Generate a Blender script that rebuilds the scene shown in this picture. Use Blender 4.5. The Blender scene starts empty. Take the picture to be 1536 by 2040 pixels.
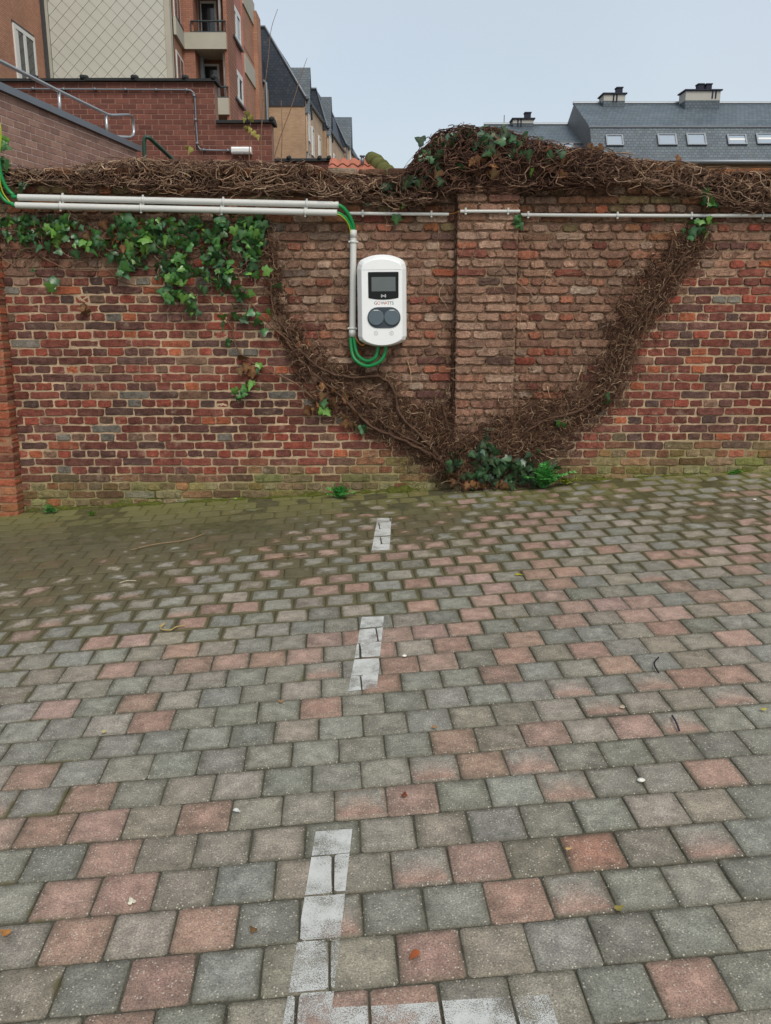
import bpy, math, random
import numpy as np
from mathutils import Vector, noise as mnoise

random.seed(7)
rng = np.random.default_rng(11)
SC = bpy.context.scene
COL = SC.collection
RAD = math.radians

# ------------------------------------------------------------------ camera
CAM_Z = 1.47
FOC, PITCH = 1715.2, RAD(14.0)          # focal length in pixels of a 1536x2040 picture
cam_data = bpy.data.cameras.new('camera')
cam_data.sensor_fit = 'VERTICAL'
cam_data.sensor_height = 36.0
cam_data.lens = 36.0 * FOC / 2040.0
cam_data.clip_start = 0.05
cam_data.clip_end = 2000
cam = bpy.data.objects.new('camera', cam_data)
cam.location = (0, 0, CAM_Z)
cam.rotation_euler = (RAD(90) - PITCH, 0, 0)
COL.objects.link(cam)
SC.camera = cam

# ------------------------------------------------------------------ sky and sun
SUN_EL, SUN_AZ = RAD(50), RAD(158)       # azimuth from +Y towards +X: behind the camera
world = bpy.data.worlds.new('World')
SC.world = world
world.use_nodes = True
wn, wl = world.node_tree.nodes, world.node_tree.links
wn.clear()
w_out = wn.new('ShaderNodeOutputWorld')
w_sky = wn.new('ShaderNodeTexSky')
w_sky.sky_type = 'NISHITA'
w_sky.sun_disc = False
w_sky.sun_elevation = SUN_EL
w_sky.sun_rotation = SUN_AZ
w_sky.air_density = 1.0
w_sky.dust_density = 3.0
w_sky.ozone_density = 1.0
w_bg = wn.new('ShaderNodeBackground')
w_bg.inputs[1].default_value = 0.05
wl.new(w_sky.outputs[0], w_bg.inputs[0])
w_tc = wn.new('ShaderNodeTexCoord')      # an even veil of cloud with faint mottling
w_ns = wn.new('ShaderNodeTexNoise')
w_ns.inputs['Scale'].default_value = 2.2
w_ns.inputs['Detail'].default_value = 5.0
wl.new(w_tc.outputs['Generated'], w_ns.inputs['Vector'])
w_mx = wn.new('ShaderNodeMix'); w_mx.data_type = 'RGBA'
w_mx.inputs[6].default_value = (0.36, 0.40, 0.425, 1)
w_mx.inputs[7].default_value = (0.50, 0.525, 0.53, 1)
wl.new(w_ns.outputs['Fac'], w_mx.inputs[0])
w_bg2 = wn.new('ShaderNodeBackground')
w_bg2.inputs[1].default_value = 0.85
wl.new(w_mx.outputs[2], w_bg2.inputs[0])
w_add = wn.new('ShaderNodeAddShader')
wl.new(w_bg.outputs[0], w_add.inputs[0]); wl.new(w_bg2.outputs[0], w_add.inputs[1])
wl.new(w_add.outputs[0], w_out.inputs[0])

sun_data = bpy.data.lights.new('sun', 'SUN')
sun_data.energy = 1.5
sun_data.angle = RAD(28)
sun_data.color = (1.0, 0.94, 0.85)
sun = bpy.data.objects.new('sun', sun_data)
sd = Vector((math.sin(SUN_AZ) * math.cos(SUN_EL), math.cos(SUN_AZ) * math.cos(SUN_EL), math.sin(SUN_EL)))
sun.rotation_euler = (-sd).to_track_quat('-Z', 'Y').to_euler()
sun.location = (0, -5, 12)
COL.objects.link(sun)

SC.view_settings.view_transform = 'Standard'
SC.view_settings.look = 'None'
SC.view_settings.exposure = 0.35
SC.view_settings.gamma = 1.0
SC.view_settings.use_curve_mapping = False

# ------------------------------------------------------------------ geometry helpers
CP, SP = math.cos(PITCH), math.sin(PITCH)

def ray(px, py):
    a, b = (px - 768) / FOC, (py - 1020) / FOC
    return np.array([a, CP - b * SP, -SP - b * CP])

def at(px, py, Y):                        # point of the vertical plane y = Y seen at a picture position
    d = ray(px, py); t = Y / d[1]
    return np.array([d[0] * t, Y, CAM_Z + d[2] * t])

def atx(px, py, X):                       # the same on a plane x = X
    d = ray(px, py); t = X / d[0]
    return np.array([X, d[1] * t, CAM_Z + d[2] * t])

def pix(p):
    x, y, z = p[0], p[1], p[2] - CAM_Z
    zc = y * CP - z * SP
    return 768 + FOC * x / zc, 1020 + FOC * (-y * SP - z * CP) / zc

# sloping yard: plane through O with axes U (along the rows), V (away) and normal N
PN = np.array([-0.05596436, -0.02328041, 0.99816132])
PU = np.array([0.99647763, 0.06123116, 0.05729807])
PV = np.array([-0.0624525, 0.99785208, 0.01977165])
PO = np.array([0, 0, CAM_Z]) - PN * 1.468
def G(u, v, d=0.0):
    return PO + u * PU + v * PV + d * PN
def groundpix(px, py, d=0.0):
    r = ray(px, py); t = -(1.468 - d) / (r @ PN)
    q = np.array([0, 0, CAM_Z]) + t * r - PO
    return q @ PU, q @ PV
def ground_z(x, y):
    return PO[2] - (PN[0] * (x - PO[0]) + PN[1] * (y - PO[1])) / PN[2]

# old wall: plane leaning back by two degrees
WY, WZ0, TL = 5.965, 0.14, math.tan(RAD(2.0))
WC, WS = math.cos(RAD(2.0)), math.sin(RAD(2.0))
def W(x, z, d=0.0):
    return np.array([x, WY + (z - WZ0) * TL - d * WC, z + d * WS])
WNRM = np.array([0, -WC, WS])
def wp(px, py, d=0.0):                    # wall coordinates (x, z) for a picture position
    r = ray(px, py); c = np.array([0, 0, CAM_Z])
    p0 = W(0, WZ0, d)
    t = ((p0 - c) @ WNRM) / (r @ WNRM)
    q = c + t * r
    return q[0], q[2] - d * WS

def S(r, g, b):
    f = lambda c: c / 12.92 if c <= 0.04045 else ((c + 0.055) / 1.055) ** 2.4
    return np.array([f(r / 255), f(g / 255), f(b / 255)])
def lerp(a, b, t): return a + (b - a) * t
def sstep(a, b, x):
    t = min(1, max(0, (x - a) / (b - a))); return t * t * (3 - 2 * t)
def nz(x, y, z=0.0): return mnoise.noise((x, y, z))

def wloc(o):
    v = Vector((0, 0, 0))
    while o is not None: v += o.location; o = o.parent
    return v
def place(o, parent, origin=None):        # world-space mesh under an unrotated parent
    base = Vector((float(origin[0]), float(origin[1]), float(origin[2]))) if origin is not None else Vector((0, 0, 0))
    if parent is not None:
        o.parent = parent; base = base - wloc(parent)
    o.location = base

class MB:
    def __init__(self): self.v, self.f, self.c = [], [], []
    def add(self, vs, fs, col=(0.5, 0.5, 0.5)):
        o = len(self.v); self.v.extend([tuple(p) for p in vs])
        self.f.extend([tuple(i + o for i in f) for f in fs])
        if len(col) in (3, 4) and not hasattr(col[0], '__len__'):
            self.c.extend([tuple(col)] * len(vs))
        else:
            self.c.extend([tuple(c) for c in col])
        return self
    def box(self, a, b, col=(0.5, 0.5, 0.5)):
        x0, y0, z0 = a; x1, y1, z1 = b
        v = [(x0,y0,z0),(x1,y0,z0),(x1,y1,z0),(x0,y1,z0),(x0,y0,z1),(x1,y0,z1),(x1,y1,z1),(x0,y1,z1)]
        f = [(0,3,2,1),(4,5,6,7),(0,1,5,4),(1,2,6,5),(2,3,7,6),(3,0,4,7)]
        return self.add(v, f, col)
    def poly_y(self, pts, y0, y1, col=(0.5,0.5,0.5)):     # polygon in x,z extruded along y
        n = len(pts)
        v = [(p[0], y0, p[1]) for p in pts] + [(p[0], y1, p[1]) for p in pts]
        f = [tuple(range(n)), tuple(range(2*n-1, n-1, -1))] + [(i, i+n, (i+1)%n+n, (i+1)%n) for i in range(n)]
        return self.add(v, f, col)
    def poly_x(self, pts, x0, x1, col=(0.5,0.5,0.5)):     # polygon in y,z extruded along x
        n = len(pts)
        v = [(x0, p[0], p[1]) for p in pts] + [(x1, p[0], p[1]) for p in pts]
        f = [tuple(range(n)), tuple(range(2*n-1, n-1, -1))] + [(i, i+n, (i+1)%n+n, (i+1)%n) for i in range(n)]
        return self.add(v, f, col)
    def prism(self, pts3, off, col=(0.5,0.5,0.5)):        # 3-D polygon extruded by a vector
        n = len(pts3); off = np.array(off, float)
        v = [np.array(p, float) for p in pts3] + [np.array(p, float) + off for p in pts3]
        f = [tuple(range(n)), tuple(range(2*n-1, n-1, -1))] + [(i, i+n, (i+1)%n+n, (i+1)%n) for i in range(n)]
        return self.add(v, f, col)
    def tube(self, pts, r, n=10, col=(0.5,0.5,0.5), caps=True):
        pts = [np.array(p, float) for p in pts]; m = len(pts)
        rs = r if hasattr(r, '__len__') else [r] * m
        vs, fs = [], []
        ref = None
        for i in range(m):
            t = pts[min(i+1, m-1)] - pts[max(i-1, 0)]; t /= (np.linalg.norm(t) + 1e-12)
            if ref is None:
                ref = np.array([0, 0, 1.0]) if abs(t[2]) < 0.9 else np.array([1.0, 0, 0])
            a = np.cross(t, ref); a /= (np.linalg.norm(a) + 1e-12); b = np.cross(a, t); ref = b
            for k in range(n):
                w = 2 * math.pi * k / n
                vs.append(pts[i] + rs[i] * (math.cos(w) * a + math.sin(w) * b))
        for i in range(m - 1):
            for k in range(n):
                fs.append((i*n+k, i*n+(k+1)%n, (i+1)*n+(k+1)%n, (i+1)*n+k))
        if caps:
            fs.append(tuple(range(n-1, -1, -1))); fs.append(tuple(range((m-1)*n, m*n)))
        return self.add(vs, fs, col)
    def build(self, name, mat, parent=None, smooth=False, origin=None):
        me = bpy.data.meshes.new(name)
        v = self.v
        if origin is not None:
            v = [(p[0]-origin[0], p[1]-origin[1], p[2]-origin[2]) for p in v]
        me.from_pydata(v, [], self.f)
        ca = me.color_attributes.new('Col', 'FLOAT_COLOR', 'POINT')
        arr = np.ones((len(v), 4), np.float32)
        if len(self.c):
            cc_ = np.array(self.c, np.float32); arr[:, :cc_.shape[1]] = cc_
        ca.data.foreach_set('color', arr.ravel())
        if smooth: me.polygons.foreach_set('use_smooth', [True] * len(me.polygons))
        me.materials.append(mat)
        o = bpy.data.objects.new(name, me)
        COL.objects.link(o)
        place(o, parent, origin)
        return o

def spline(pts, n=8):
    pts = [np.array(p, float) for p in pts]
    P = [2*pts[0]-pts[1]] + pts + [2*pts[-1]-pts[-2]]
    out = []
    for i in range(1, len(P) - 2):
        for k in range(n):
            t = k / n
            out.append(0.5*((2*P[i]) + (-P[i-1]+P[i+1])*t + (2*P[i-1]-5*P[i]+4*P[i+1]-P[i+2])*t*t + (-P[i-1]+3*P[i]-3*P[i+1]+P[i+2])*t**3))
    out.append(pts[-1])
    return out

def fibres(name, paths, radii, cols, mat, parent=None, sides=3, taper=True):
    """paths (N,K,3), radii (N,), cols (N,3): thin tubes joined in one mesh"""
    paths = np.asarray(paths, float); N, K, _ = paths.shape
    t = np.empty_like(paths)
    t[:, 1:-1] = paths[:, 2:] - paths[:, :-2]; t[:, 0] = paths[:, 1] - paths[:, 0]; t[:, -1] = paths[:, -1] - paths[:, -2]
    t /= (np.linalg.norm(t, axis=2, keepdims=True) + 1e-9)
    ref = np.array([0.13, -0.97, 0.2]); a = np.cross(t, ref); a /= (np.linalg.norm(a, axis=2, keepdims=True) + 1e-9)
    b = np.cross(a, t)
    prof = np.linspace(1.0, 0.45, K) if taper else np.ones(K)
    R = radii[:, None] * prof[None, :]
    V = []
    for k in range(sides):
        w = 2 * math.pi * k / sides
        V.append(paths + R[..., None] * (math.cos(w) * a + math.sin(w) * b))
    V = np.stack(V, axis=2)                                     # N,K,sides,3
    idx = np.arange(N * K * sides).reshape(N, K, sides)
    q = np.stack([idx[:, :-1, :], np.roll(idx, -1, axis=2)[:, :-1, :], np.roll(idx, -1, axis=2)[:, 1:, :], idx[:, 1:, :]], axis=-1).reshape(-1, 4)
    me = bpy.data.meshes.new(name)
    nv, nf = N * K * sides, len(q)
    me.vertices.add(nv); me.vertices.foreach_set('co', V.reshape(-1).astype(np.float32))
    me.loops.add(nf * 4); me.loops.foreach_set('vertex_index', q.reshape(-1).astype(np.int32))
    me.polygons.add(nf); me.polygons.foreach_set('loop_start', np.arange(0, nf * 4, 4, dtype=np.int32))
    me.polygons.foreach_set('loop_total', np.full(nf, 4, np.int32))
    me.polygons.foreach_set('use_smooth', np.ones(nf, bool))
    me.update(calc_edges=True)
    ca = me.color_attributes.new('Col', 'FLOAT_COLOR', 'POINT')
    c = np.ones((nv, 4), np.float32); c[:, :3] = np.repeat(cols, K * sides, axis=0)
    ca.data.foreach_set('color', c.ravel())
    me.materials.append(mat)
    o = bpy.data.objects.new(name, me); COL.objects.link(o)
    place(o, parent)
    return o

def thing(name, label, cat, loc=(0, 0, 0), group=None):
    o = bpy.data.objects.new(name, None); COL.objects.link(o)
    o.empty_display_size = 0.1
    o.location = loc
    o['label'] = label; o['category'] = cat; o['kind'] = 'thing'
    if group: o['group'] = group
    return o
def tag(o, label, cat, group=None):
    o['label'] = label; o['category'] = cat; o['kind'] = 'thing'
    if group: o['group'] = group
    return o
# ------------------------------------------------------------------ materials
def new_mat(name, rough=0.8, spec=0.3):
    m = bpy.data.materials.new(name); m.use_nodes = True
    nt = m.node_tree; b = nt.nodes['Principled BSDF']
    b.inputs['Roughness'].default_value = rough
    b.inputs['Specular IOR Level'].default_value = spec
    return m, nt, b
def N(nt, kind, **kw):
    n = nt.nodes.new(kind)
    for k, v in kw.items():
        if k in n.inputs: n.inputs[k].default_value = v
        else: setattr(n, k, v)
    return n
def ramp(nt, src, p0, c0, p1, c1):
    r = nt.nodes.new('ShaderNodeValToRGB')
    e = r.color_ramp.elements
    e[0].position, e[1].position = p0, p1
    e[0].color = (*c0, 1) if len(c0) == 3 else c0
    e[1].color = (*c1, 1) if len(c1) == 3 else c1
    nt.links.new(src, r.inputs[0]); return r
def mixc(nt, fac, a, b, mode='MIX'):
    m = nt.nodes.new('ShaderNodeMix'); m.data_type = 'RGBA'; m.blend_type = mode
    for s, i in ((fac, 0), (a, 6), (b, 7)):
        if hasattr(s, 'links'): nt.links.new(s, m.inputs[i])
        elif i == 0: m.inputs[0].default_value = s
        else: m.inputs[i].default_value = (*s, 1)
    return m.outputs[2]
def bump(nt, b, height, strength=0.4, dist=0.01):
    n = nt.nodes.new('ShaderNodeBump')
    n.inputs['Strength'].default_value = strength; n.inputs['Distance'].default_value = dist
    nt.links.new(height, n.inputs['Height']); nt.links.new(n.outputs[0], b.inputs['Normal']); return n
def pos(nt):
    return nt.nodes.new('ShaderNodeNewGeometry').outputs['Position']
def tex(nt, vec, scale, detail=4, rough=0.6):
    t = N(nt, 'ShaderNodeTexNoise', Scale=scale, Detail=detail, Roughness=rough)
    nt.links.new(vec, t.inputs['Vector']); return t.outputs['Fac']
def vcol(nt):
    a = nt.nodes.new('ShaderNodeAttribute'); a.attribute_name = 'Col'; return a.outputs['Color']

def mat_flat(name, col, rough=0.6, spec=0.4, metal=0.0, var=0.12, vs=6.0, bumpy=0.0, bs=60.0):
    m, nt, b = new_mat(name, rough, spec)
    p = pos(nt); n1 = tex(nt, p, vs, 5)
    c = mixc(nt, n1, tuple(np.array(col) * (1 - var)), tuple(np.minimum(1, np.array(col) * (1 + var))))
    nt.links.new(c, b.inputs['Base Color'])
    b.inputs['Metallic'].default_value = metal
    if bumpy: bump(nt, b, tex(nt, p, bs, 4), bumpy, 0.01)
    return m
def mat_vcol(name, rough=0.85, spec=0.2, s1=30.0, a1=0.35, s2=220.0, a2=0.25, bst=0.5, bd=0.006):
    m, nt, b = new_mat(name, rough, spec)
    p = pos(nt); c = vcol(nt)
    n1, n2 = tex(nt, p, s1, 5, 0.65), tex(nt, p, s2, 3)
    f1 = ramp(nt, n1, 0.25, (1 - a1,) * 3, 0.75, (1 + a1,) * 3).outputs[0]
    f2 = ramp(nt, n2, 0.3, (1 - a2,) * 3, 0.7, (1 + a2,) * 3).outputs[0]
    c = mixc(nt, 1.0, c, f1, 'MULTIPLY'); c = mixc(nt, 1.0, c, f2, 'MULTIPLY')
    nt.links.new(c, b.inputs['Base Color'])
    if bst:
        ad = nt.nodes.new('ShaderNodeMath'); ad.operation = 'ADD'
        nt.links.new(n1, ad.inputs[0]); nt.links.new(n2, ad.inputs[1])
        bump(nt, b, ad.outputs[0], bst, bd)
    return m

def mat_oldbrick():
    m, nt, b = new_mat('old_brick', 0.9, 0.18)
    p = pos(nt); c = vcol(nt)
    n0, n1, n2, n3 = tex(nt, p, 2.2, 4), tex(nt, p, 24.0, 6, 0.7), tex(nt, p, 130.0, 4, 0.75), tex(nt, p, 11.0, 7, 0.72)
    for n, lo, hi, a, bb in ((n0, 0.32, 0.68, 0.70, 1.18), (n1, 0.28, 0.72, 0.50, 1.46), (n2, 0.3, 0.7, 0.55, 1.45)):
        c = mixc(nt, 1.0, c, ramp(nt, n, lo, (a,) * 3, hi, (bb,) * 3).outputs[0], 'MULTIPLY')
    lime = ramp(nt, n3, 0.57, (0, 0, 0), 0.72, (0.6,) * 3).outputs[0]
    c = mixc(nt, lime, c, tuple(S(176, 158, 136)))
    soot = ramp(nt, n1, 0.60, (0, 0, 0), 0.80, (0.7,) * 3).outputs[0]
    c = mixc(nt, soot, c, tuple(S(62, 52, 46)))
    nt.links.new(c, b.inputs['Base Color'])
    ad = nt.nodes.new('ShaderNodeMath'); ad.operation = 'ADD'
    nt.links.new(n1, ad.inputs[0]); nt.links.new(n2, ad.inputs[1])
    bump(nt, b, ad.outputs[0], 1.0, 0.010)
    return m
M_BRICK = mat_oldbrick()
M_MORTAR = mat_vcol('lime_mortar', 0.95, 0.1, 40.0, 0.25, 260.0, 0.3, 0.8, 0.006)
M_ROOT = mat_vcol('ivy_root', 0.9, 0.15, 60.0, 0.3, 300.0, 0.2, 0.4, 0.003)
M_MAT = mat_vcol('root_mat', 0.95, 0.1, 35.0, 0.5, 160.0, 0.45, 1.0, 0.012)
M_MODBRICK = mat_vcol('modern_brick', 0.9, 0.15, 14.0, 0.16, 90.0, 0.18, 0.4, 0.004)

# ---- paving stone: speckled concrete, damp dirty rims and a film of algae
def mat_paver():
    m, nt, b = new_mat('paver_concrete', 0.72, 0.35)
    p = pos(nt); c = vcol(nt)
    vo = N(nt, 'ShaderNodeTexVoronoi', Scale=150.0); nt.links.new(p, vo.inputs['Vector'])
    sepc = nt.nodes.new('ShaderNodeSeparateColor'); nt.links.new(vo.outputs['Color'], sepc.inputs[0])
    pick = nt.nodes.new('ShaderNodeMath'); pick.operation = 'GREATER_THAN'; pick.inputs[1].default_value = 0.82
    nt.links.new(sepc.outputs[0], pick.inputs[0])
    near = nt.nodes.new('ShaderNodeMath'); near.operation = 'LESS_THAN'; near.inputs[1].default_value = 0.30
    nt.links.new(vo.outputs['Distance'], near.inputs[0])
    chip = nt.nodes.new('ShaderNodeMath'); chip.operation = 'MULTIPLY'
    nt.links.new(pick.outputs[0], chip.inputs[0]); nt.links.new(near.outputs[0], chip.inputs[1])
    g1 = tex(nt, p, 230.0, 4, 0.8); g2 = tex(nt, p, 24.0, 5)
    f1 = ramp(nt, g1, 0.32, (0.38,) * 3, 0.70, (1.70,) * 3).outputs[0]
    f2 = ramp(nt, g2, 0.28, (0.70,) * 3, 0.72, (1.26,) * 3).outputs[0]
    c = mixc(nt, 1.0, c, f1, 'MULTIPLY'); c = mixc(nt, 1.0, c, f2, 'MULTIPLY')
    c = mixc(nt, chip.outputs[0], c, tuple(S(214, 208, 190) * 0.7))
    # film of soil and algae: thick along the wall foot, thinning out in patches into the yard
    geo = nt.nodes.new('ShaderNodeSeparateXYZ'); nt.links.new(p, geo.inputs[0])
    gy = nt.nodes.new('ShaderNodeMapRange'); gy.inputs[1].default_value = 3.2; gy.inputs[2].default_value = 5.3
    nt.links.new(geo.outputs[1], gy.inputs[0])
    gx = nt.nodes.new('ShaderNodeMapRange'); gx.inputs[1].default_value = 1.0; gx.inputs[2].default_value = -2.2
    gx.inputs[3].default_value = -0.10; gx.inputs[4].default_value = 0.26
    nt.links.new(geo.outputs[0], gx.inputs[0])
    n3 = tex(nt, p, 1.6, 5, 0.6); n4 = tex(nt, p, 9.0, 5, 0.65)
    s = None
    at_e = nt.nodes.new('ShaderNodeAttribute'); at_e.attribute_name = 'Col'
    gw = nt.nodes.new('ShaderNodeMapRange'); gw.inputs[1].default_value = 2.6; gw.inputs[2].default_value = 4.6; gw.inputs[3].default_value = 0.22; gw.inputs[4].default_value = 0.48
    nt.links.new(geo.outputs[1], gw.inputs[0])
    ge = nt.nodes.new('ShaderNodeMath'); ge.operation = 'MULTIPLY'
    nt.links.new(at_e.outputs['Alpha'], ge.inputs[0]); nt.links.new(gw.outputs[0], ge.inputs[1])
    for src, k in ((gy.outputs[0], 0.34), (gx.outputs[0], 0.75), (n3, 0.62), (n4, 0.55), (ge.outputs[0], 1.0)):
        mu = nt.nodes.new('ShaderNodeMath'); mu.operation = 'MULTIPLY'; mu.inputs[1].default_value = k
        nt.links.new(src, mu.inputs[0])
        if s is None: s = mu
        else:
            ad = nt.nodes.new('ShaderNodeMath'); ad.operation = 'ADD'
            nt.links.new(s.outputs[0], ad.inputs[0]); nt.links.new(mu.outputs[0], ad.inputs[1]); s = ad
    film = ramp(nt, s.outputs[0], 0.92, (0, 0, 0), 1.38, (1, 1, 1)).outputs[0]
    fm = nt.nodes.new('ShaderNodeMath'); fm.operation = 'MULTIPLY'; fm.inputs[1].default_value = 0.84
    nt.links.new(film, fm.inputs[0])
    ga = nt.nodes.new('ShaderNodeMapRange'); ga.inputs[1].default_value = 5.2; ga.inputs[2].default_value = 5.95
    nt.links.new(geo.outputs[1], ga.inputs[0])
    soil = mixc(nt, n4, tuple(S(80, 74, 48) * 0.5), tuple(S(116, 110, 70) * 0.72))
    soil = mixc(nt, ga.outputs[0], soil, tuple(S(122, 122, 62) * 0.8))
    c = mixc(nt, fm.outputs[0], c, soil)
    nt.links.new(c, b.inputs['Base Color'])
    ad = nt.nodes.new('ShaderNodeMath'); ad.operation = 'ADD'
    nt.links.new(g1, ad.inputs[0]); nt.links.new(g2, ad.inputs[1])
    bump(nt, b, ad.outputs[0], 0.55, 0.004)
    r = ramp(nt, g2, 0.3, (0.42,) * 3, 0.7, (0.78,) * 3).outputs[0]
    nt.links.new(r, b.inputs['Roughness'])
    return m
M_PAVER = mat_paver()

def mat_paint():
    m, nt, b = new_mat('worn_road_paint', 0.75, 0.3)
    p = pos(nt)
    n1, n2 = tex(nt, p, 380.0, 3, 0.75), tex(nt, p, 14.0, 5)
    c = mixc(nt, n2, tuple(S(160, 160, 154)), tuple(S(208, 210, 206)))
    nt.links.new(c, b.inputs['Base Color'])
    ad = nt.nodes.new('ShaderNodeMath'); ad.operation = 'ADD'
    nt.links.new(n1, ad.inputs[0])
    mu = nt.nodes.new('ShaderNodeMath'); mu.operation = 'MULTIPLY'; mu.inputs[1].default_value = 0.55
    nt.links.new(n2, mu.inputs[0]); nt.links.new(mu.outputs[0], ad.inputs[1])
    n5 = tex(nt, p, 5.0, 4)
    sb = nt.nodes.new('ShaderNodeMath'); sb.operation = 'MULTIPLY_ADD'; sb.inputs[1].default_value = 0.5
    nt.links.new(n5, sb.inputs[0]); nt.links.new(ad.outputs[0], sb.inputs[2])
    sy = nt.nodes.new('ShaderNodeSeparateXYZ'); nt.links.new(p, sy.inputs[0])
    wr = nt.nodes.new('ShaderNodeMapRange'); wr.inputs[1].default_value = 1.75; wr.inputs[2].default_value = 1.4; wr.inputs[3].default_value = 0.0; wr.inputs[4].default_value = -0.07
    nt.links.new(sy.outputs[1], wr.inputs[0])
    s3 = nt.nodes.new('ShaderNodeMath'); s3.operation = 'ADD'; nt.links.new(sb.outputs[0], s3.inputs[0]); nt.links.new(wr.outputs[0], s3.inputs[1])
    a = ramp(nt, s3.outputs[0], 0.88, (0, 0, 0), 1.10, (1, 1, 1)).outputs[0]
    nt.links.new(a, b.inputs['Alpha'])
    bump(nt, b, n1, 0.5, 0.003)
    return m
M_PAINT = mat_paint()

def mat_leaf(name, rough=0.42, spec=0.45):
    m, nt, b = new_mat(name, rough, spec)
    p = pos(nt); c = vcol(nt)
    n1 = tex(nt, p, 45.0, 4)
    f1 = ramp(nt, n1, 0.3, (0.72,) * 3, 0.7, (1.3,) * 3).outputs[0]
    c = mixc(nt, 1.0, c, f1, 'MULTIPLY')
    nt.links.new(c, b.inputs['Base Color'])
    b.inputs['Subsurface Weight'].default_value = 0.0
    bump(nt, b, n1, 0.25, 0.004)
    return m
M_LEAF = mat_leaf('ivy_leaf', 0.34, 0.5)
M_DRYLEAF = mat_leaf('dry_leaf', 0.8, 0.2)
M_MOSS = mat_vcol('moss', 1.0, 0.05, 50.0, 0.4, 300.0, 0.4, 1.0, 0.01)

def mat_brickface(name, axis, c1, c2, mortar, bw=0.22, bh=0.075, msz=0.010, rough=0.9):
    m, nt, b = new_mat(name, rough, 0.15)
    sp = nt.nodes.new('ShaderNodeSeparateXYZ'); nt.links.new(pos(nt), sp.inputs[0])
    cb = nt.nodes.new('ShaderNodeCombineXYZ')
    nt.links.new(sp.outputs[0 if axis == 'x' else 1], cb.inputs[0]); nt.links.new(sp.outputs[2], cb.inputs[1])
    t = nt.nodes.new('ShaderNodeTexBrick')
    t.inputs['Color1'].default_value = (*c1, 1); t.inputs['Color2'].default_value = (*c2, 1); t.inputs['Mortar'].default_value = (*mortar, 1)
    t.inputs['Scale'].default_value = 1.0; t.inputs['Brick Width'].default_value = bw; t.inputs['Row Height'].default_value = bh
    t.inputs['Mortar Size'].default_value = msz; t.inputs['Mortar Smooth'].default_value = 0.3
    nt.links.new(cb.outputs[0], t.inputs['Vector'])
    n = tex(nt, pos(nt), 0.7, 6, 0.65)
    f = ramp(nt, n, 0.3, (0.82,) * 3, 0.7, (1.15,) * 3).outputs[0]
    nt.links.new(mixc(nt, 1.0, t.outputs['Color'], f, 'MULTIPLY'), b.inputs['Base Color'])
    bump(nt, b, t.outputs['Fac'], -0.4, 0.01)
    return m

def mat_slate(name, axis, col, row=0.13, width=0.20):
    m, nt, b = new_mat(name, 0.55, 0.4)
    sp = nt.nodes.new('ShaderNodeSeparateXYZ'); nt.links.new(pos(nt), sp.inputs[0])
    cb = nt.nodes.new('ShaderNodeCombineXYZ')
    nt.links.new(sp.outputs[0 if axis == 'x' else 1], cb.inputs[0]); nt.links.new(sp.outputs[2], cb.inputs[1])
    t = nt.nodes.new('ShaderNodeTexBrick')
    col = np.array(col)
    t.inputs['Color1'].default_value = (*(col * 0.82), 1); t.inputs['Color2'].default_value = (*(col * 1.2), 1)
    t.inputs['Mortar'].default_value = (*(col * 0.5), 1)
    t.inputs['Scale'].default_value = 1.0; t.inputs['Brick Width'].default_value = width; t.inputs['Row Height'].default_value = row
    t.inputs['Mortar Size'].default_value = 0.018; t.inputs['Mortar Smooth'].default_value = 0.4
    nt.links.new(cb.outputs[0], t.inputs['Vector'])
    n = tex(nt, pos(nt), 0.5, 7, 0.7); n2 = tex(nt, pos(nt), 3.0, 5, 0.7)
    f = ramp(nt, n, 0.3, (0.75, 0.78, 0.8), 0.72, (1.25, 1.22, 1.15)).outputs[0]
    c = mixc(nt, 1.0, t.outputs['Color'], f, 'MULTIPLY')
    lich = ramp(nt, n2, 0.55, (0, 0, 0), 0.8, (0.5, 0.5, 0.5)).outputs[0]
    c = mixc(nt, lich, c, tuple(S(108, 106, 92)))
    nt.links.new(c, b.inputs['Base Color'])
    bump(nt, b, t.outputs['Fac'], -0.5, 0.02)
    return m

M_WHITEPL = mat_flat('white_plastic', S(234, 237, 236), 0.3, 0.5, 0, 0.05, 9.0)
M_PVC = mat_flat('grey_pvc', S(200, 202, 197), 0.45, 0.45, 0, 0.06, 8.0)
M_BLACKGL = mat_flat('black_glass', S(14, 15, 18), 0.08, 0.25, 0, 0.0)
M_LCD = mat_flat('lcd_glass', S(86, 94, 94), 0.10, 0.6, 0, 0.1, 20.0)
M_CAPGREY = mat_flat('grey_cap', S(84, 98, 106), 0.45, 0.45, 0, 0.06, 30.0)
M_CAPDARK = mat_flat('dark_cap_plate', S(52, 62, 70), 0.5, 0.4, 0, 0.06, 30.0)
M_INK = mat_flat('dark_ink', S(96, 98, 104), 0.6, 0.2, 0, 0.0)
M_INKOR = mat_flat('orange_ink', S(214, 110, 76), 0.6, 0.2, 0, 0.0)
M_INKW = mat_flat('white_ink', S(225, 228, 230), 0.5, 0.3, 0, 0.0)
M_GREEN = mat_flat('green_cable', S(14, 128, 66), 0.35, 0.5, 0, 0.1, 5.0)
M_YELLOW = mat_flat('yellow_green_wire', S(168, 178, 40), 0.4, 0.5, 0, 0.15, 30.0)
M_COPPER = mat_flat('ochre_wire', S(170, 120, 60), 0.5, 0.4, 0, 0.1)
M_STEEL = mat_flat('brushed_steel', S(176, 178, 178), 0.32, 0.5, 0.85, 0.08, 4.0)
M_LEAD = mat_flat('zinc_coping', S(120, 126, 132), 0.45, 0.5, 0.5, 0.12, 4.0)
M_GREENSTEEL = mat_flat('green_painted_steel', S(30, 62, 46), 0.45, 0.5, 0.0, 0.1)
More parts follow.
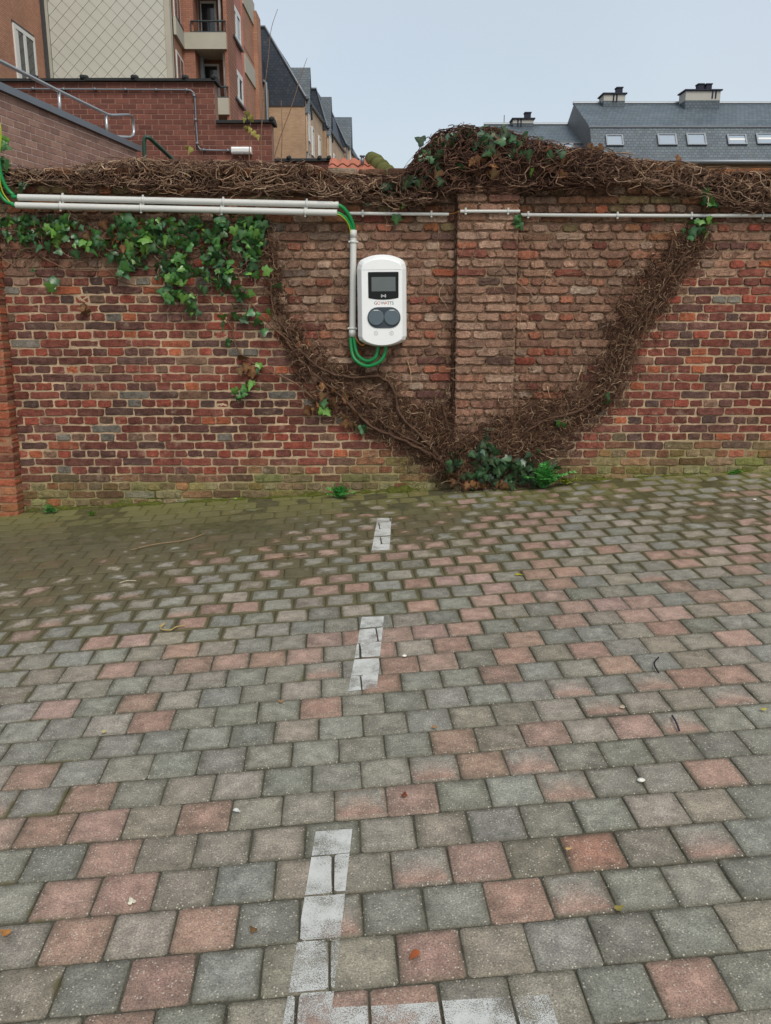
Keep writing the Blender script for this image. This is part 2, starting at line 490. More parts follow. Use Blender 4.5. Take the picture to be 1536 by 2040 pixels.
M_COPING = mat_flat('dark_roof_tile', S(44, 46, 46), 0.75, 0.3, 0, 0.4, 5.0, 0.5, 30.0)
M_CONC = mat_flat('pale_concrete', S(176, 172, 158), 0.9, 0.2, 0, 0.16, 1.2, 0.2, 20.0)
M_SLATEW = mat_flat('pale_cladding', S(188, 189, 178), 0.85, 0.2, 0, 0.07, 1.2)
M_CLADBACK = mat_flat('cladding_joint', S(104, 102, 94), 0.95, 0.1)
M_GLASS = mat_flat('window_glass', S(46, 52, 58), 0.05, 0.7, 0, 0.1)
M_SKYGLASS = mat_flat('roof_window_glass', S(150, 164, 176), 0.08, 0.8, 0, 0.05)
M_FRAMEW = mat_flat('white_window_frame', S(216, 216, 212), 0.5, 0.4, 0, 0.04)
M_FRAMED = mat_flat('dark_window_frame', S(62, 64, 66), 0.5, 0.4, 0, 0.1)
M_DARKPAINT = mat_flat('dark_rail', S(48, 58, 60), 0.5, 0.4, 0, 0.1)
M_PANEL = mat_flat('pale_blue_panel', S(150, 164, 168), 0.7, 0.3, 0, 0.06)
M_SLATE = mat_slate('slate_front', 'x', S(85, 97, 106))
M_SLATEY = mat_slate('slate_side', 'y', S(104, 106, 108))
M_SLATED = mat_slate('dark_slate', 'x', S(46, 56, 70))
M_SLATEDY = mat_slate('dark_slate_side', 'y', S(70, 84, 98))
M_TANBR = mat_brickface('tan_brick', 'x', S(166, 140, 114), S(180, 152, 125), S(158, 134, 112))
M_TANBRY = mat_brickface('tan_brick_side', 'y', S(186, 160, 134), S(196, 170, 146), S(170, 148, 124))
M_ORBR = mat_brickface('orange_brick', 'x', S(154, 108, 90), S(168, 120, 100), S(130, 96, 82))
M_ORBRY = mat_brickface('orange_brick_side', 'y', S(168, 124, 102), S(182, 136, 112), S(144, 110, 92))
M_PINKBR = mat_brickface('pink_brick_side', 'y', S(176, 124, 112), S(184, 130, 118), S(168, 118, 106))
M_PANTILE = mat_flat('orange_pantile', S(170, 104, 82), 0.8, 0.2, 0, 0.25, 6.0, 0.3)
M_MOSSTILE = mat_flat('mossy_ridge_tile', S(96, 98, 58), 0.95, 0.1, 0, 0.45, 9.0, 0.6, 40.0)
M_GROUND = mat_flat('bare_ground', S(84, 78, 62), 0.95, 0.1, 0, 0.3, 0.4, 0.4, 6.0)
M_BED = mat_vcol('joint_sand', 0.95, 0.1, 18.0, 0.4, 240.0, 0.4, 0.8, 0.006)
M_POT = mat_flat('dark_chimney_pot', S(40, 42, 56), 0.7, 0.3)
M_CREAM = mat_flat('cream_render', S(176, 174, 166), 0.9, 0.2, 0, 0.12, 2.0)


# ------------------------------------------------------------------ pieces with rounded, uneven edges
def rect_outline(x0, x1, z0, z1, cut, jit, nlong=2):
    w, h = x1 - x0, z1 - z0
    c = min(cut, 0.3 * h, 0.3 * w)
    pts = [(x0 + c, z0)]
    for k in range(nlong): pts.append((x0 + w * (k + 1) / (nlong + 1), z0))
    pts += [(x1 - c, z0), (x1, z0 + c), (x1, z0 + h / 2), (x1, z1 - c), (x1 - c, z1)]
    for k in range(nlong): pts.append((x1 - w * (k + 1) / (nlong + 1), z1))
    pts += [(x0 + c, z1), (x0, z1 - c), (x0, z0 + h / 2), (x0, z0 + c)]
    return [(p[0] + random.uniform(-jit, jit), p[1] + random.uniform(-jit, jit)) for p in pts]

def stone(outline, mapf, rings, capd, capcol, jit=0.0):
    """rings: (inset, depth, colour) from the outside in; returns verts, faces, colours"""
    n = len(outline)
    cx = sum(p[0] for p in outline) / n; cz = sum(p[1] for p in outline) / n
    hw = max(abs(p[0] - cx) for p in outline); hh = max(abs(p[1] - cz) for p in outline)
    vs, fs, cs = [], [], []
    for inset, d, col in rings:
        fx, fz = 1 - inset / hw, 1 - inset / hh
        for p in outline:
            vs.append(mapf(cx + (p[0] - cx) * fx, cz + (p[1] - cz) * fz, d + random.uniform(-jit, jit))); cs.append(col)
    for r in range(len(rings) - 1):
        for k in range(n):
            fs.append((r * n + k, r * n + (k + 1) % n, (r + 1) * n + (k + 1) % n, (r + 1) * n + k))
    vs.append(mapf(cx, cz, capd)); cs.append(capcol)
    o = (len(rings) - 1) * n
    for k in range(n): fs.append((o + k, o + (k + 1) % n, len(vs) - 1))
    return vs, fs, cs

def emit(pieces, name, field_name, mat, parent, limit=300, smooth=True):
    """pieces: (size in view, verts, faces, colours). The largest become single objects, the rest one joined part."""
    order = sorted(range(len(pieces)), key=lambda i: -pieces[i][0])
    single = set(order[:limit])
    rest = MB()
    for i, (a, vs, fs, cs) in enumerate(pieces):
        if i in single and a > 0:
            c = np.mean(np.array(vs), axis=0)
            m = MB(); m.add(vs, fs, cs); m.build(name, mat, parent, smooth, origin=c)
        else: rest.add(vs, fs, cs)
    if rest.v:
        o = rest.build(field_name, mat, parent, smooth); o['kind'] = 'stuff'

def view_area(vs):
    p = [pix(v) for v in vs if v[1] > 0.3]
    if not p: return 0
    xs = [q[0] for q in p]; ys = [q[1] for q in p]
    x0, x1, y0, y1 = max(0, min(xs)), min(1536, max(xs)), max(0, min(ys)), min(2040, max(ys))
    return max(0, x1 - x0) * max(0, y1 - y0)

# ------------------------------------------------------------------ ground and paving
m = MB()
gz = -1.2
m.add([(-400, -200, gz), (400, -200, gz), (400, 900, gz), (-400, 900, gz)], [(0, 1, 2, 3)])
o = m.build('ground', M_GROUND); o['kind'] = 'structure'

paving = bpy.data.objects.new('pavement', None); COL.objects.link(paving); paving['kind'] = 'structure'

# bedding sand showing in the joints
m = MB(); NU, NV = 60, 64
us = np.linspace(-5.2, 5.2, NU + 1); vs_ = np.linspace(-3.0, 6.1, NV + 1)
vv, cc = [], []
for v in vs_:
    for u in us:
        vv.append(G(u, v, -0.0042 + 0.0016 * nz(u * 9, v * 9)))
        wet = sstep(4.2, 5.6, v) * 0.6 + 0.25 * nz(u * 1.3, v * 1.3, 4)
        cc.append(lerp(S(92, 90, 78) * 0.75, S(104, 100, 60) * 0.8, min(1, max(0, wet))))
ff = [(j * (NU + 1) + i, j * (NU + 1) + i + 1, (j + 1) * (NU + 1) + i + 1, (j + 1) * (NU + 1) + i) for j in range(NV) for i in range(NU)]
m.add(vv, ff, cc); m.build('joint_sand', M_BED, paving, True)

PA, V0 = 0.15, 1.5165
U0 = [-0.626, -0.708, -0.779, -0.849, -0.924, -0.243, -0.311, -0.229, -0.294, -0.363, -0.289, -0.357, -0.283, -0.356, 0.019, -0.057, 0.021, -0.049, -0.126, -0.046, -0.116, -0.04, 0.488]
# colours of the rows that show largest, from the joint listed in U0 onwards and before it
ROWC = {0: ('B', 'RGBRRBBGRG'), 1: ('B', 'GRGBBRBGGGB'), 2: ('B', 'RBRGMGGRMGGG'), 3: ('G', 'RRBGBBMRBTBMG'),
        4: ('G', 'GRBBBGBBGGGBBG'), 5: ('BRBRR', 'BMRGGMGBRG'), 6: ('BBGRG', 'GGGMRMGGGGG'), 7: ('GGGGG', 'GGGRBRBRMGG'),
        8: ('GGGGG', 'BGGGBBBMBBMB'), 9: ('GGRBG', 'GRGGGGGMGMRRB'), 10: ('GGBRG', 'BGRGGRGGRGBBG'),
        14: ('GGGB', 'GBGRBGRPR'), 15: ('GBGG', 'BGRGPRPG'), 16: ('BBGR', 'GGGGPGRG'), 17: ('RGGB', 'RGRPPGRR'),
        18: ('RGBG', 'RGBGPRGR'), 19: ('GBRG', 'GGGRRGRG'), 20: ('GBGG', 'GRRBGMGR')}
PC = {'G': S(143, 141, 130), 'B': S(152, 144, 130), 'R': S(165, 136, 121), 'P': S(167, 141, 129), 'T': S(172, 130, 110), 'M': S(158, 142, 129)}
pieces = []
paver_polys = []
for k in range(-26, 31):
    if k < 0: ph = U0[0] + (0.075 if k % 2 else 0.0)
    elif k < 23: ph = U0[k]
    else: ph = U0[22 - (k % 2)] + 0.004 * (k - 22)
    v1 = V0 + k * PA; v0 = v1 - PA
    ulim = 4.7 if k >= 4 else 3.0
    j0 = math.ceil((-ulim - ph) / PA); j1 = math.floor((ulim - ph) / PA)
    for j in range(j0, j1):
        u0 = ph + j * PA; u1 = u0 + PA
        code = None
        if k in ROWC:
            pre, post = ROWC[k]
            if 0 <= j < len(post): code = post[j]
            elif -len(pre) <= j < 0: code = pre[-1 - j]
        if code is None:
            t = random.random() + 0.32 * nz(u0 * 0.9, v0 * 1.4, 2.0) + (0.10 if (u0 > 0 and v0 > 3) else -0.04) - 0.10 * sstep(4.6, 5.2, v0)
            code = 'R' if t > 0.86 else 'P' if t > 0.77 else 'M' if t > 0.68 else 'B' if t > 0.40 else 'G'
        base = PC[code] * 0.9 * random.uniform(0.86, 1.16)
        base = base * np.array([random.uniform(0.96, 1.04), 1, random.uniform(0.95, 1.05)])
        ang = random.gauss(0, 0.006); hgt = min(0.002, max(-0.0014, random.gauss(0, 0.0012))); tu, tv = [min(0.012, max(-0.012, random.gauss(0, 0.006))) for _ in range(2)]
        sag = -0.006 * sstep(4.7, 5.3, v0) * (0.5 + nz(u0 * 2, v0 * 2, 9))
        gap = random.uniform(0.0006, 0.0022)
        out = rect_outline(u0 + gap, u1 - gap, v0 + gap, v1 - gap, 0.007, 0.0014, 1)
        cu, cv = (u0 + u1) / 2, (v0 + v1) / 2
        ca, sa = math.cos(ang), math.sin(ang)
        out = [(cu + (p[0] - cu) * ca - (p[1] - cv) * sa, cv + (p[0] - cu) * sa + (p[1] - cv) * ca) for p in out]
        def mp(u, v, d, cu=cu, cv=cv, hgt=hgt + sag, tu=tu, tv=tv): return G(u, v, d + hgt + tu * (u - cu) + tv * (v - cv))
        dirt = S(98, 95, 76) * 0.6
        ed = lerp(base, dirt, random.uniform(0.5, 1.0))
        mid = lerp(base, dirt, random.uniform(0.08, 0.45))
        a2 = base
        c2 = base
        if code == 'M':                        # two-tone stones: grey at one end, red at the other
            a2 = PC['R'] * 0.9; c2 = PC['G'] * 0.9
        e4 = lambda c, a: (c[0], c[1], c[2], a)
        vs, fs, cs = stone(out, mp, [(0.0, -0.05, dirt), (0.0, -0.0036, ed), (0.0036, -0.0004, lerp(ed, base, 0.25)), (0.020, 0.0, mid)], 0.0004, base)
        if code == 'M':
            n = len(out)
            for q in range(3 * n, 4 * n):
                t = (out[q % n][1] - v0) / PA
                cs[q] = lerp(lerp(a2, c2, sstep(0.25, 0.6, t)), dirt, 0.12)
        n = len(out); cs = [e4(c, (1.0, 1.0, 0.85, 0.30, 0.0)[min(4, q // n)]) for q, c in enumerate(cs)]
        a = view_area([vs[q] for q in range(len(out) * 2, len(vs))])
        cpx = pix(G(cu, cv))
        pieces.append((a if (v0 > 0 and 0 < cpx[0] < 1536 and cpx[1] < 2040) else a * 0.2, vs, fs, cs))
        paver_polys.append(([(cu + (p[0] - cu) * 0.968, cv + (p[1] - cv) * 0.968) for p in out], mp))
emit(pieces, 'paver', 'far_pavers', M_PAVER, paving)

def clip_poly(poly, a, b, c):             # keep a*x + b*y <= c
    out = []
    for i in range(len(poly)):
        p, q = poly[i], poly[(i + 1) % len(poly)]
        dp, dq = a * p[0] + b * p[1] - c, a * q[0] + b * q[1] - c
        if dp <= 0: out.append(p)
        if (dp <= 0) != (dq <= 0):
            t = dp / (dp - dq); out.append((p[0] + t * (q[0] - p[0]), p[1] + t * (q[1] - p[1])))
    return out
def clip_convex(poly, region):
    for i in range(len(region)):
        p, q = region[i], region[(i + 1) % len(region)]
        a, b = q[1] - p[1], -(q[0] - p[0])
        poly = clip_poly(poly, a, b, a * p[0] + b * p[1])
        if len(poly) < 3: return []
    return poly
def ccw(poly):
    s = sum(poly[i][0] * poly[(i + 1) % len(poly)][1] - poly[(i + 1) % len(poly)][0] * poly[i][1] for i in range(len(poly)))
    return poly if s > 0 else poly[::-1]
def painted(quad_px, label):
    reg = ccw([groundpix(*p) for p in quad_px])
    m = MB()
    for poly, mp in paver_polys:
        c = clip_convex(ccw(poly), reg)
        if len(c) >= 3: m.add([mp(p[0], p[1], 0.0026) for p in c], [tuple(range(len(c)))])
    o = m.build('painted_line', M_PAINT, paving); o['label'] = label
    return o
painted([(752, 1032), (780, 1032), (776, 1096), (740, 1098)], 'worn white dash of the parking line nearest the wall')
painted([(721, 1231), (765, 1229), (751, 1372), (694, 1379)], 'worn white dash in the middle of the parking line')
painted([(629, 1658), (702, 1652), (668, 1962), (576, 1974)], 'longest worn white dash of the parking line')
painted([(576, 1974), (668, 1962), (646, 2120), (545, 2135)], 'foot of the parking line running out of the picture')
painted([(660, 2010), (1093, 1983), (1128, 2090), (650, 2120)], 'worn white cross stroke at the foot of the parking line')

# ------------------------------------------------------------------ the old garden wall
CH = 0.05838                                # course height
ZREF = wp(300, 920)[1]                      # middle of a stretcher course
WTOP = wp(768, 352)[1]
KX0, KX1 = wp(905, 700)[0], wp(1024, 700)[0]     # pilaster
wall = thing('garden_wall', 'long old red brick wall with moss at its foot and dry ivy along the top', 'brick wall', (0, WY, ground_z(0, WY)))

def zone(x, z):
    """how much of the rootlet crust and of the damp green covers the wall at a place"""
    px, py = pix(W(x, z))
    lb = 540 + (py - 430) * 0.10 if py < 640 else 561 + (py - 640) * 1.15
    rb = 1430 - (py - 430) * 0.80 if py < 650 else 1254 - (py - 650) * 0.62
    e = 60 * nz(x * 3.1, z * 3.1, 1.0)
    crust = sstep(-50, 30, px - lb + e) * sstep(-50, 30, rb - px + e)
    crust = max(crust, 0.75 * sstep(590, 500, py + e * 1.5 + (0 if px < 760 else -20)))
    gzz = ground_z(x, WY)
    h = z - gzz
    damp = sstep(0.30, 0.04, h + 0.16 * nz(x * 4, z * 4, 7.0)) 
    top = sstep(WTOP - 0.42, WTOP - 0.10, z + 0.08 * nz(x * 2, z * 2, 5))
    return crust, damp, top

CLEAN = [(S(134, 79, 67), 34), (S(120, 74, 64), 22), (S(106, 76, 68), 14), (S(96, 76, 70), 4), (S(168, 98, 70), 6), (S(152, 82, 67), 14), (S(126, 99, 82), 7), (S(124, 118, 108), 4)]
CRUST = [(S(166, 132, 110), 40), (S(148, 116, 97), 26), (S(168, 110, 86), 10), (S(184, 156, 134), 20), (S(128, 102, 87), 6)]
TOPC = [(S(128, 86, 60), 30), (S(110, 82, 64), 30), (S(146, 96, 62), 14), (S(118, 108, 74), 12), (S(142, 124, 106), 14)]
def choose(pal):
    return random.choices([p[0] for p in pal], [p[1] for p in pal])[0]
STRETCH = [(S(118, 77, 67), 30), (S(108, 76, 68), 24), (S(98, 75, 68), 13), (S(134, 79, 67), 23), (S(160, 94, 70), 4), (S(128, 98, 80), 5), (S(126, 120, 110), 4)]
def brick_colour(x, z, stretch=False):
    crust, damp, top = zone(x, z)
    c = choose(STRETCH if (stretch and random.random() < 0.8) else CLEAN)
    c = c * (1 + 0.22 * nz(x * 1.7, z * 2.3, 21))
    if random.random() < crust * 0.92: c = lerp(c, choose(CRUST), 0.6 + 0.4 * crust * random.random())
    if random.random() < top: c = lerp(c, choose(TOPC), 0.8)
    c = lerp(c, lerp(S(150, 144, 108), S(108, 112, 58), random.random()), min(1, damp * random.uniform(0.25, 1.0)))
    return c * random.uniform(0.85, 1.15)

def lay_brick(x0, x1, z0, z1, front, mapf, col, crust, jit=0.0036):
    out = rect_outline(x0, x1, z0, z1, 0.0075 + 0.004 * crust, jit + 0.0014 * crust, 3 if x1 - x0 > 0.14 else 2)
    f = front + random.gauss(0, 0.0022 + 0.001 * crust)
    edge = col * random.uniform(0.8, 0.98)
    return stone(out, mapf, [(0.0, -0.05, edge), (0.0, f - 0.0065 - 0.003 * crust, edge), (0.004 + 0.0025 * crust, f - 0.0004, col)], f + random.uniform(-0.0015, 0.0015), col * random.uniform(0.93, 1.08), 0.0013)

def bond(xa, xb, course):
    """joint positions along a course: stretchers and headers in alternate courses"""
    L, H = 0.2055, 0.10275
    if course % 2 == 0: step, off = L, (0.0 if course % 4 == 0 else H)
    else: step, off = H, H / 2
    j = math.floor((xa - off) / step); xs = [xa]
    while True:
        j += 1; x = off + j * step
        if x > xb - 0.03: break
        if x > xa + 0.03: xs.append(x + random.uniform(-0.009, 0.009))
    return xs + [xb]

pieces = []
crs0 = math.floor((-0.45 - ZREF) / CH); crs1 = math.floor((WTOP - ZREF) / CH)
for c in range(crs0, crs1 + 1):
    zc = ZREF + c * CH
    for (xa, xb, pil) in ((-4.4, KX0, 0), (KX0, KX1, 1), (KX1, 4.4, 0)):
        if pil:
            w = xb - xa
            xs = [xa, xa + w / 2 + random.uniform(-0.01, 0.01), xb] if c % 2 == 0 else [xa, xa + w * 0.25 + random.uniform(-0.01, 0.01), xa + w * 0.75 + random.uniform(-0.01, 0.01), xb]
            if c % 4 == 1: xs = [xa, xa + w * 0.34, xa + w * 0.72, xb]
        else: xs = bond(xa, xb, c)
        for i in range(len(xs) - 1):
            xm = (xs[i] + xs[i + 1]) / 2
            if zc + CH < ground_z(xm, WY) - 0.1: continue
            crust, damp, top = zone(xm, zc)
            rise = 0.006 * nz(xm * 0.9, zc * 0.7, 3.0) + 0.004 * nz(xm * 3.0, c * 0.37, 6.0)
            g = 0.0041
            hb = CH - random.uniform(0.0072, 0.0120) - 0.0005 * crust
            front = 0.075 if pil else 0.0
            rise += random.gauss(0, 0.0011); z0 = zc - hb / 2 + rise; z1 = zc + hb / 2 + rise + random.uniform(-0.001, 0.001)
            bc = brick_colour(xm, zc, c % 2 == 0)
            if pil: bc = lerp(bc, S(184, 152, 130), random.uniform(0.05, 0.38) * (1 - 0.6 * damp))
            vs, fs, cs = lay_brick(xs[i] + g, xs[i + 1] - g, z0, z1, front + 0.004, W, bc, crust)
            n = (len(vs) - 1) // 3
            a = view_area(vs[n:])
            px, py = pix(W(xm, zc))
            if not (0 < px < 1536 and 365 < py < 990): a *= 0.1
            pieces.append((a, vs, fs, cs))
emit(pieces, 'brick', 'brickwork', M_BRICK, wall, smooth=False)

# mortar body: face set back between the bricks, deepest where the ivy has eaten it
def mortar_sheet(xa, xb, za, zb, base, mapf, nx, nzv, back):
    m = MB(); vv, cc = [], []
    for j in range(nzv + 1):
        z = lerp(za, zb, j / nzv)
        for i in range(nx + 1):
            x = lerp(xa, xb, i / nx)
            crust, damp, top = zone(x, z)
            dep = lerp(0.0046, 0.0130, max(crust, top)) + 0.0016 * nz(x * 25, z * 25)
            col = lerp(S(186, 162, 133) * (0.9 + 0.45 * nz(x * 5, z * 5, 14)), S(122, 96, 78), crust * (0.75 + 0.5 * nz(x * 6, z * 6, 2)))
            col = lerp(col, S(84, 66, 52), top * 0.85)
            col = lerp(col, lerp(S(160, 150, 108), S(86, 92, 40), 0.5 + nz(x * 7, z * 7, 8)), damp * 0.9)
            vv.append(mapf(x, z, base - dep)); cc.append(np.clip(col, 0.01, 1))
    n0 = (nx + 1)
    ff = [(j * n0 + i, j * n0 + i + 1, (j + 1) * n0 + i + 1, (j + 1) * n0 + i) for j in range(nzv) for i in range(nx)]
    o = len(vv)
    for (x, z) in ((xa, za), (xb, za), (xb, zb), (xa, zb)):
        vv.append(mapf(x, z, back)); cc.append(S(110, 80, 64))
    A, B, C, D = 0, nx, (nzv + 1) * n0 - 1, nzv * n0
    ff.append((o + 3, o + 2, o + 1, o)); ff.append(tuple(range(D, C + 1)) + (o + 2, o + 3))
    ff.append((o, A) [::-1] + tuple([D, o + 3])[::-1] if False else (o, o + 3, D, A)); ff.append((o + 1, B, C, o + 2))
    m.add(vv, ff, cc); return m
MZ0 = -0.5
mortar_sheet(-4.4, 4.4, MZ0, WTOP + 0.002, 0.002, W, 300, 110, -0.32).build('mortar', M_MORTAR, wall)
mortar_sheet(KX0 + 0.004, KX1 - 0.004, MZ0, WTOP + 0.002, 0.077, W, 30, 110, -0.02).build('pilaster_mortar', M_MORTAR, wall)
# weathered brick-on-flat coping
m = MB()
x = -4.4
while x < 4.4:
    w = random.uniform(0.19, 0.23); d = random.uniform(0.012, 0.03)
    if not (KX0 - 0.1 < x + w / 2 < KX1 + 0.1):
        zt = WTOP + 0.05 + 0.01 * nz(x * 3, 0)
        out = rect_outline(x, x + w - 0.01, WTOP + 0.004, zt, 0.008, 0.003)
        col = choose(TOPC) * random.uniform(0.7, 1.0)
        vs, fs, cs = stone(out, W, [(0, -0.3, col), (0, d - 0.008, col), (0.006, d, col)], d + 0.001, col)
        mm = MB(); mm.add(vs, fs, cs); mm.build('coping_brick', M_BRICK, wall, True, origin=np.mean(np.array(vs), axis=0))
    x += w
# pilaster cap hidden under the ivy
m.add(*stone(rect_outline(KX0 - 0.04, KX1 + 0.04, WTOP + 0.006, WTOP + 0.13, 0.02, 0.004), W, [(0, -0.34, S(90, 70, 56)), (0, 0.07, S(90, 70, 56)), (0.012, 0.08, S(96, 74, 58))], 0.082, S(96, 74, 58)))
m.build('pilaster_cap', M_BRICK, wall, True)

# brick gate pillar at the edge of the picture
PIL_D = 0.11
pxr = wp(36, 1005, PIL_D)[0]
pillar = thing('brick_pillar', 'orange brick pillar standing proud of the old wall at its end', 'brick pillar', (pxr - 0.25, WY, ground_z(pxr, WY)))
pieces = []
ptop = WTOP - 0.35
PCOL = [(S(170, 98, 72), 40), (S(154, 90, 70), 30), (S(136, 90, 74), 15), (S(180, 118, 88), 12)]
def WP(x, z, d): return W(x, z, d)
c = 0; z = -0.4
while z < ptop:
    xs = [pxr - 0.46, pxr - 0.23 + random.uniform(-0.01, 0.01), pxr] if c % 2 == 0 else [pxr - 0.46, pxr - 0.35, pxr - 0.115 + random.uniform(-0.01, 0.01), pxr]
    for i in range(len(xs) - 1):
        h = z - ground_z(pxr, WY)
        col = lerp(choose(PCOL), S(104, 100, 60), 0.8 * sstep(0.22, 0.0, h) * random.random()) * random.uniform(0.85, 1.1)
        vs, fs, cs = lay_brick(xs[i] + 0.004, xs[i + 1] - 0.004, z + 0.005, z + CH - 0.005, PIL_D + 0.003, WP, col, 0.2)
        # carry the bricks back to the wall face
        pieces.append((view_area(vs) if z > 0 else 0, vs, fs, cs))
    c += 1; z += CH
emit(pieces, 'brick', 'buried_bricks', M_BRICK, pillar, smooth=False)
m = MB(); cc = S(150, 116, 90)
vv = [W(pxr - 0.452, -0.4, PIL_D - 0.003), W(pxr - 0.008, -0.4, PIL_D - 0.003), W(pxr - 0.008, ptop, PIL_D - 0.003), W(pxr - 0.452, ptop, PIL_D - 0.003),
      W(pxr - 0.452, -0.4, 0.01), W(pxr - 0.008, -0.4, 0.01), W(pxr - 0.008, ptop, 0.01), W(pxr - 0.452, ptop, 0.01)]
m.add(vv, [(0, 1, 2, 3), (1, 5, 6, 2), (5, 4, 7, 6), (4, 0, 3, 7), (3, 2, 6, 7), (0, 4, 5, 1)], cc); m.build('mortar', M_MORTAR, pillar)

# ------------------------------------------------------------------ conduits and cables on the wall
def wpt(px, py, d):                       # world point in front of the wall at a picture position
    x, z = wp(px, py, d); return W(x, z, d)
def straight(a, b, n=2): return [lerp(np.array(a), np.array(b), i / (n - 1)) for i in range(n)]

def conduit(name, label, p0, p1, d, r, clips, sag=0.0, collar=False):
    a, b = wpt(*p0, d), wpt(*p1, d)
    t = thing(name, label, 'conduit', tuple(a), 'grey conduits fixed to the wall')
    pts = [a + (b - a) * k / 12 + np.array([0, 0, -sag * math.sin(math.pi * k / 12)]) for k in range(13)]
    m = MB(); m.tube(pts, r, 16, caps=False)
    m.tube(pts[:1] + [pts[0] + (pts[1] - pts[0]) * 0.02], r, 16); m.tube([pts[-1] - (pts[-1] - pts[-2]) * 0.02, pts[-1]], r, 16)
    m.build('pipe', M_PVC, t, True)
    ax = (b - a) / np.linalg.norm(b - a)
    up = np.cross(ax, WNRM); up /= np.linalg.norm(up)
    for f in clips:
        c = a + (b - a) * f + np.array([0, 0, -sag * math.sin(math.pi * f)])
        m = MB(); ring = []
        for k in range(17):
            w = 2 * math.pi * k / 16
            ring.append((math.cos(w), math.sin(w)))
        for s0, s1, rr in ((-0.008, 0.008, r + 0.0035),):
            m.tube([c + ax * s0, c + ax * s1], rr, 16)
        for sgn in (-1, 1):               # clip ears and the foot that holds to the wall
            e = c + up * sgn * (r + 0.006)
            m.tube([e - ax * 0.006 + WNRM * 0.004, e + ax * 0.006 + WNRM * 0.004], 0.006, 8)
        m.tube([c - WNRM * r * 0.8, c - WNRM * (d + 0.012)], 0.009, 8)
        m.build('clip', M_PVC, t, True)
    if collar:
        for q in (0, 1):
            e = (a, b)[q]; dr = ax if q == 0 else -ax
            m = MB(); m.tube([e + dr * 0.002, e + dr * 0.05], r + 0.002, 16); m.build('collar', M_PVC, t, True)
    return t
RB = 0.0205
conduit('thick_conduit', 'upper thick grey conduit of the pair above the ivy', (36, 393), (675, 408), 0.10, RB, (0.14, 0.39, 0.64, 0.90))
conduit('thick_conduit', 'lower thick grey conduit of the pair above the ivy', (31, 409), (672, 424), 0.10, RB, (0.14, 0.39, 0.64, 0.90))
conduit('upright_conduit', 'upright grey conduit beside the white charging unit', (704, 458), (702, 671), 0.045, 0.0215, (0.11, 0.92), 0, True)
conduit('thin_conduit', 'thin grey conduit between the thick pair and the brick pilaster', (690, 425), (894, 427), 0.03, 0.0105, (0.16, 0.83))
conduit('thin_conduit', 'short thin grey conduit crossing the brick pilaster', (917, 421), (1036, 421), 0.095, 0.0105, (0.09, 0.8))
conduit('thin_conduit', 'long thin grey conduit from the pilaster out of the picture', (1037, 428), (1640, 429), 0.03, 0.0115, (0.025, 0.32, 0.565, 0.80), 0.004)
m = MB(); m.tube(spline([wpt(890, 427, 0.03), wpt(897, 426, 0.035), wpt(907, 424, 0.07), wpt(914, 421, 0.095), wpt(921, 421, 0.095)], 5), 0.0028, 8)
tag(m.build('cable', M_COPPER, None, True), 'thin ochre wire bridging two thin conduits at the pilaster', 'cable')

def cable(label, pts, r, mat, n=8, name='cable'):
    m = MB(); m.tube(spline(pts, n), r, 12)
    return tag(m.build(name, mat, None, True), label, 'cable')
CR = 0.0125
CH_D = 0.10   # depth of the sockets under the charging unit
cable('green cable leaving the upper thick conduit for the charging unit',
      [wpt(-60, 150, 0.14), wpt(-22, 210, 0.16), wpt(-8, 255, 0.16), wpt(-4, 310, 0.14), wpt(4, 355, 0.12), wpt(24, 386, 0.10), wpt(60, 394, 0.10), wpt(350, 400.5, 0.10), wpt(640, 407, 0.10),
       wpt(672, 408, 0.10), wpt(690, 421, 0.085), wpt(702, 444, 0.06), wpt(705.5, 470, 0.045), wpt(704.5, 560, 0.045), wpt(704, 650, 0.045), wpt(706, 680, 0.05), wpt(713, 707, 0.075), wpt(730, 719, 0.10), wpt(746, 714, 0.12), wpt(752, 700, 0.12), wpt(753, 684, 0.12)], CR, M_GREEN)
cable('green cable leaving the lower thick conduit for the charging unit',
      [wpt(-70, 160, 0.11), wpt(-36, 230, 0.13), wpt(-26, 290, 0.13), wpt(-16, 350, 0.12), wpt(4, 392, 0.10), wpt(24, 406, 0.10), wpt(60, 410, 0.10), wpt(350, 417, 0.10), wpt(640, 423.5, 0.10),
       wpt(669, 424, 0.10), wpt(686, 433, 0.085), wpt(696, 447, 0.06), wpt(702, 470, 0.045), wpt(701.5, 560, 0.045), wpt(701, 650, 0.045), wpt(699, 682, 0.05), wpt(706, 714, 0.075), wpt(730, 729, 0.10), wpt(756, 721, 0.12), wpt(767, 703, 0.12), wpt(769, 682, 0.12)], CR, M_GREEN)
cable('yellow-green earth wire hanging at the end of the thick conduits',
      [wpt(-40, 190, 0.15), wpt(-5, 235, 0.17), wpt(2, 270, 0.17), wpt(-2, 320, 0.15), wpt(2, 372, 0.12), wpt(16, 398, 0.105), wpt(34, 409, 0.104), wpt(60, 411, 0.103)], 0.004, M_YELLOW)
cable('yellow-green earth wire curving into the upright conduit',
      [wpt(660, 426, 0.11), wpt(676, 428, 0.11), wpt(690, 440, 0.09), wpt(697, 456, 0.062), wpt(699, 476, 0.05)], 0.0035, M_YELLOW)
cable('yellow wire running from the upright conduit under the charging unit', [wpt(705, 660, 0.05), wpt(708, 672, 0.05), wpt(714, 682, 0.05), wpt(722, 688, 0.05), wpt(728, 684, 0.05)], 0.006, M_COPPER)

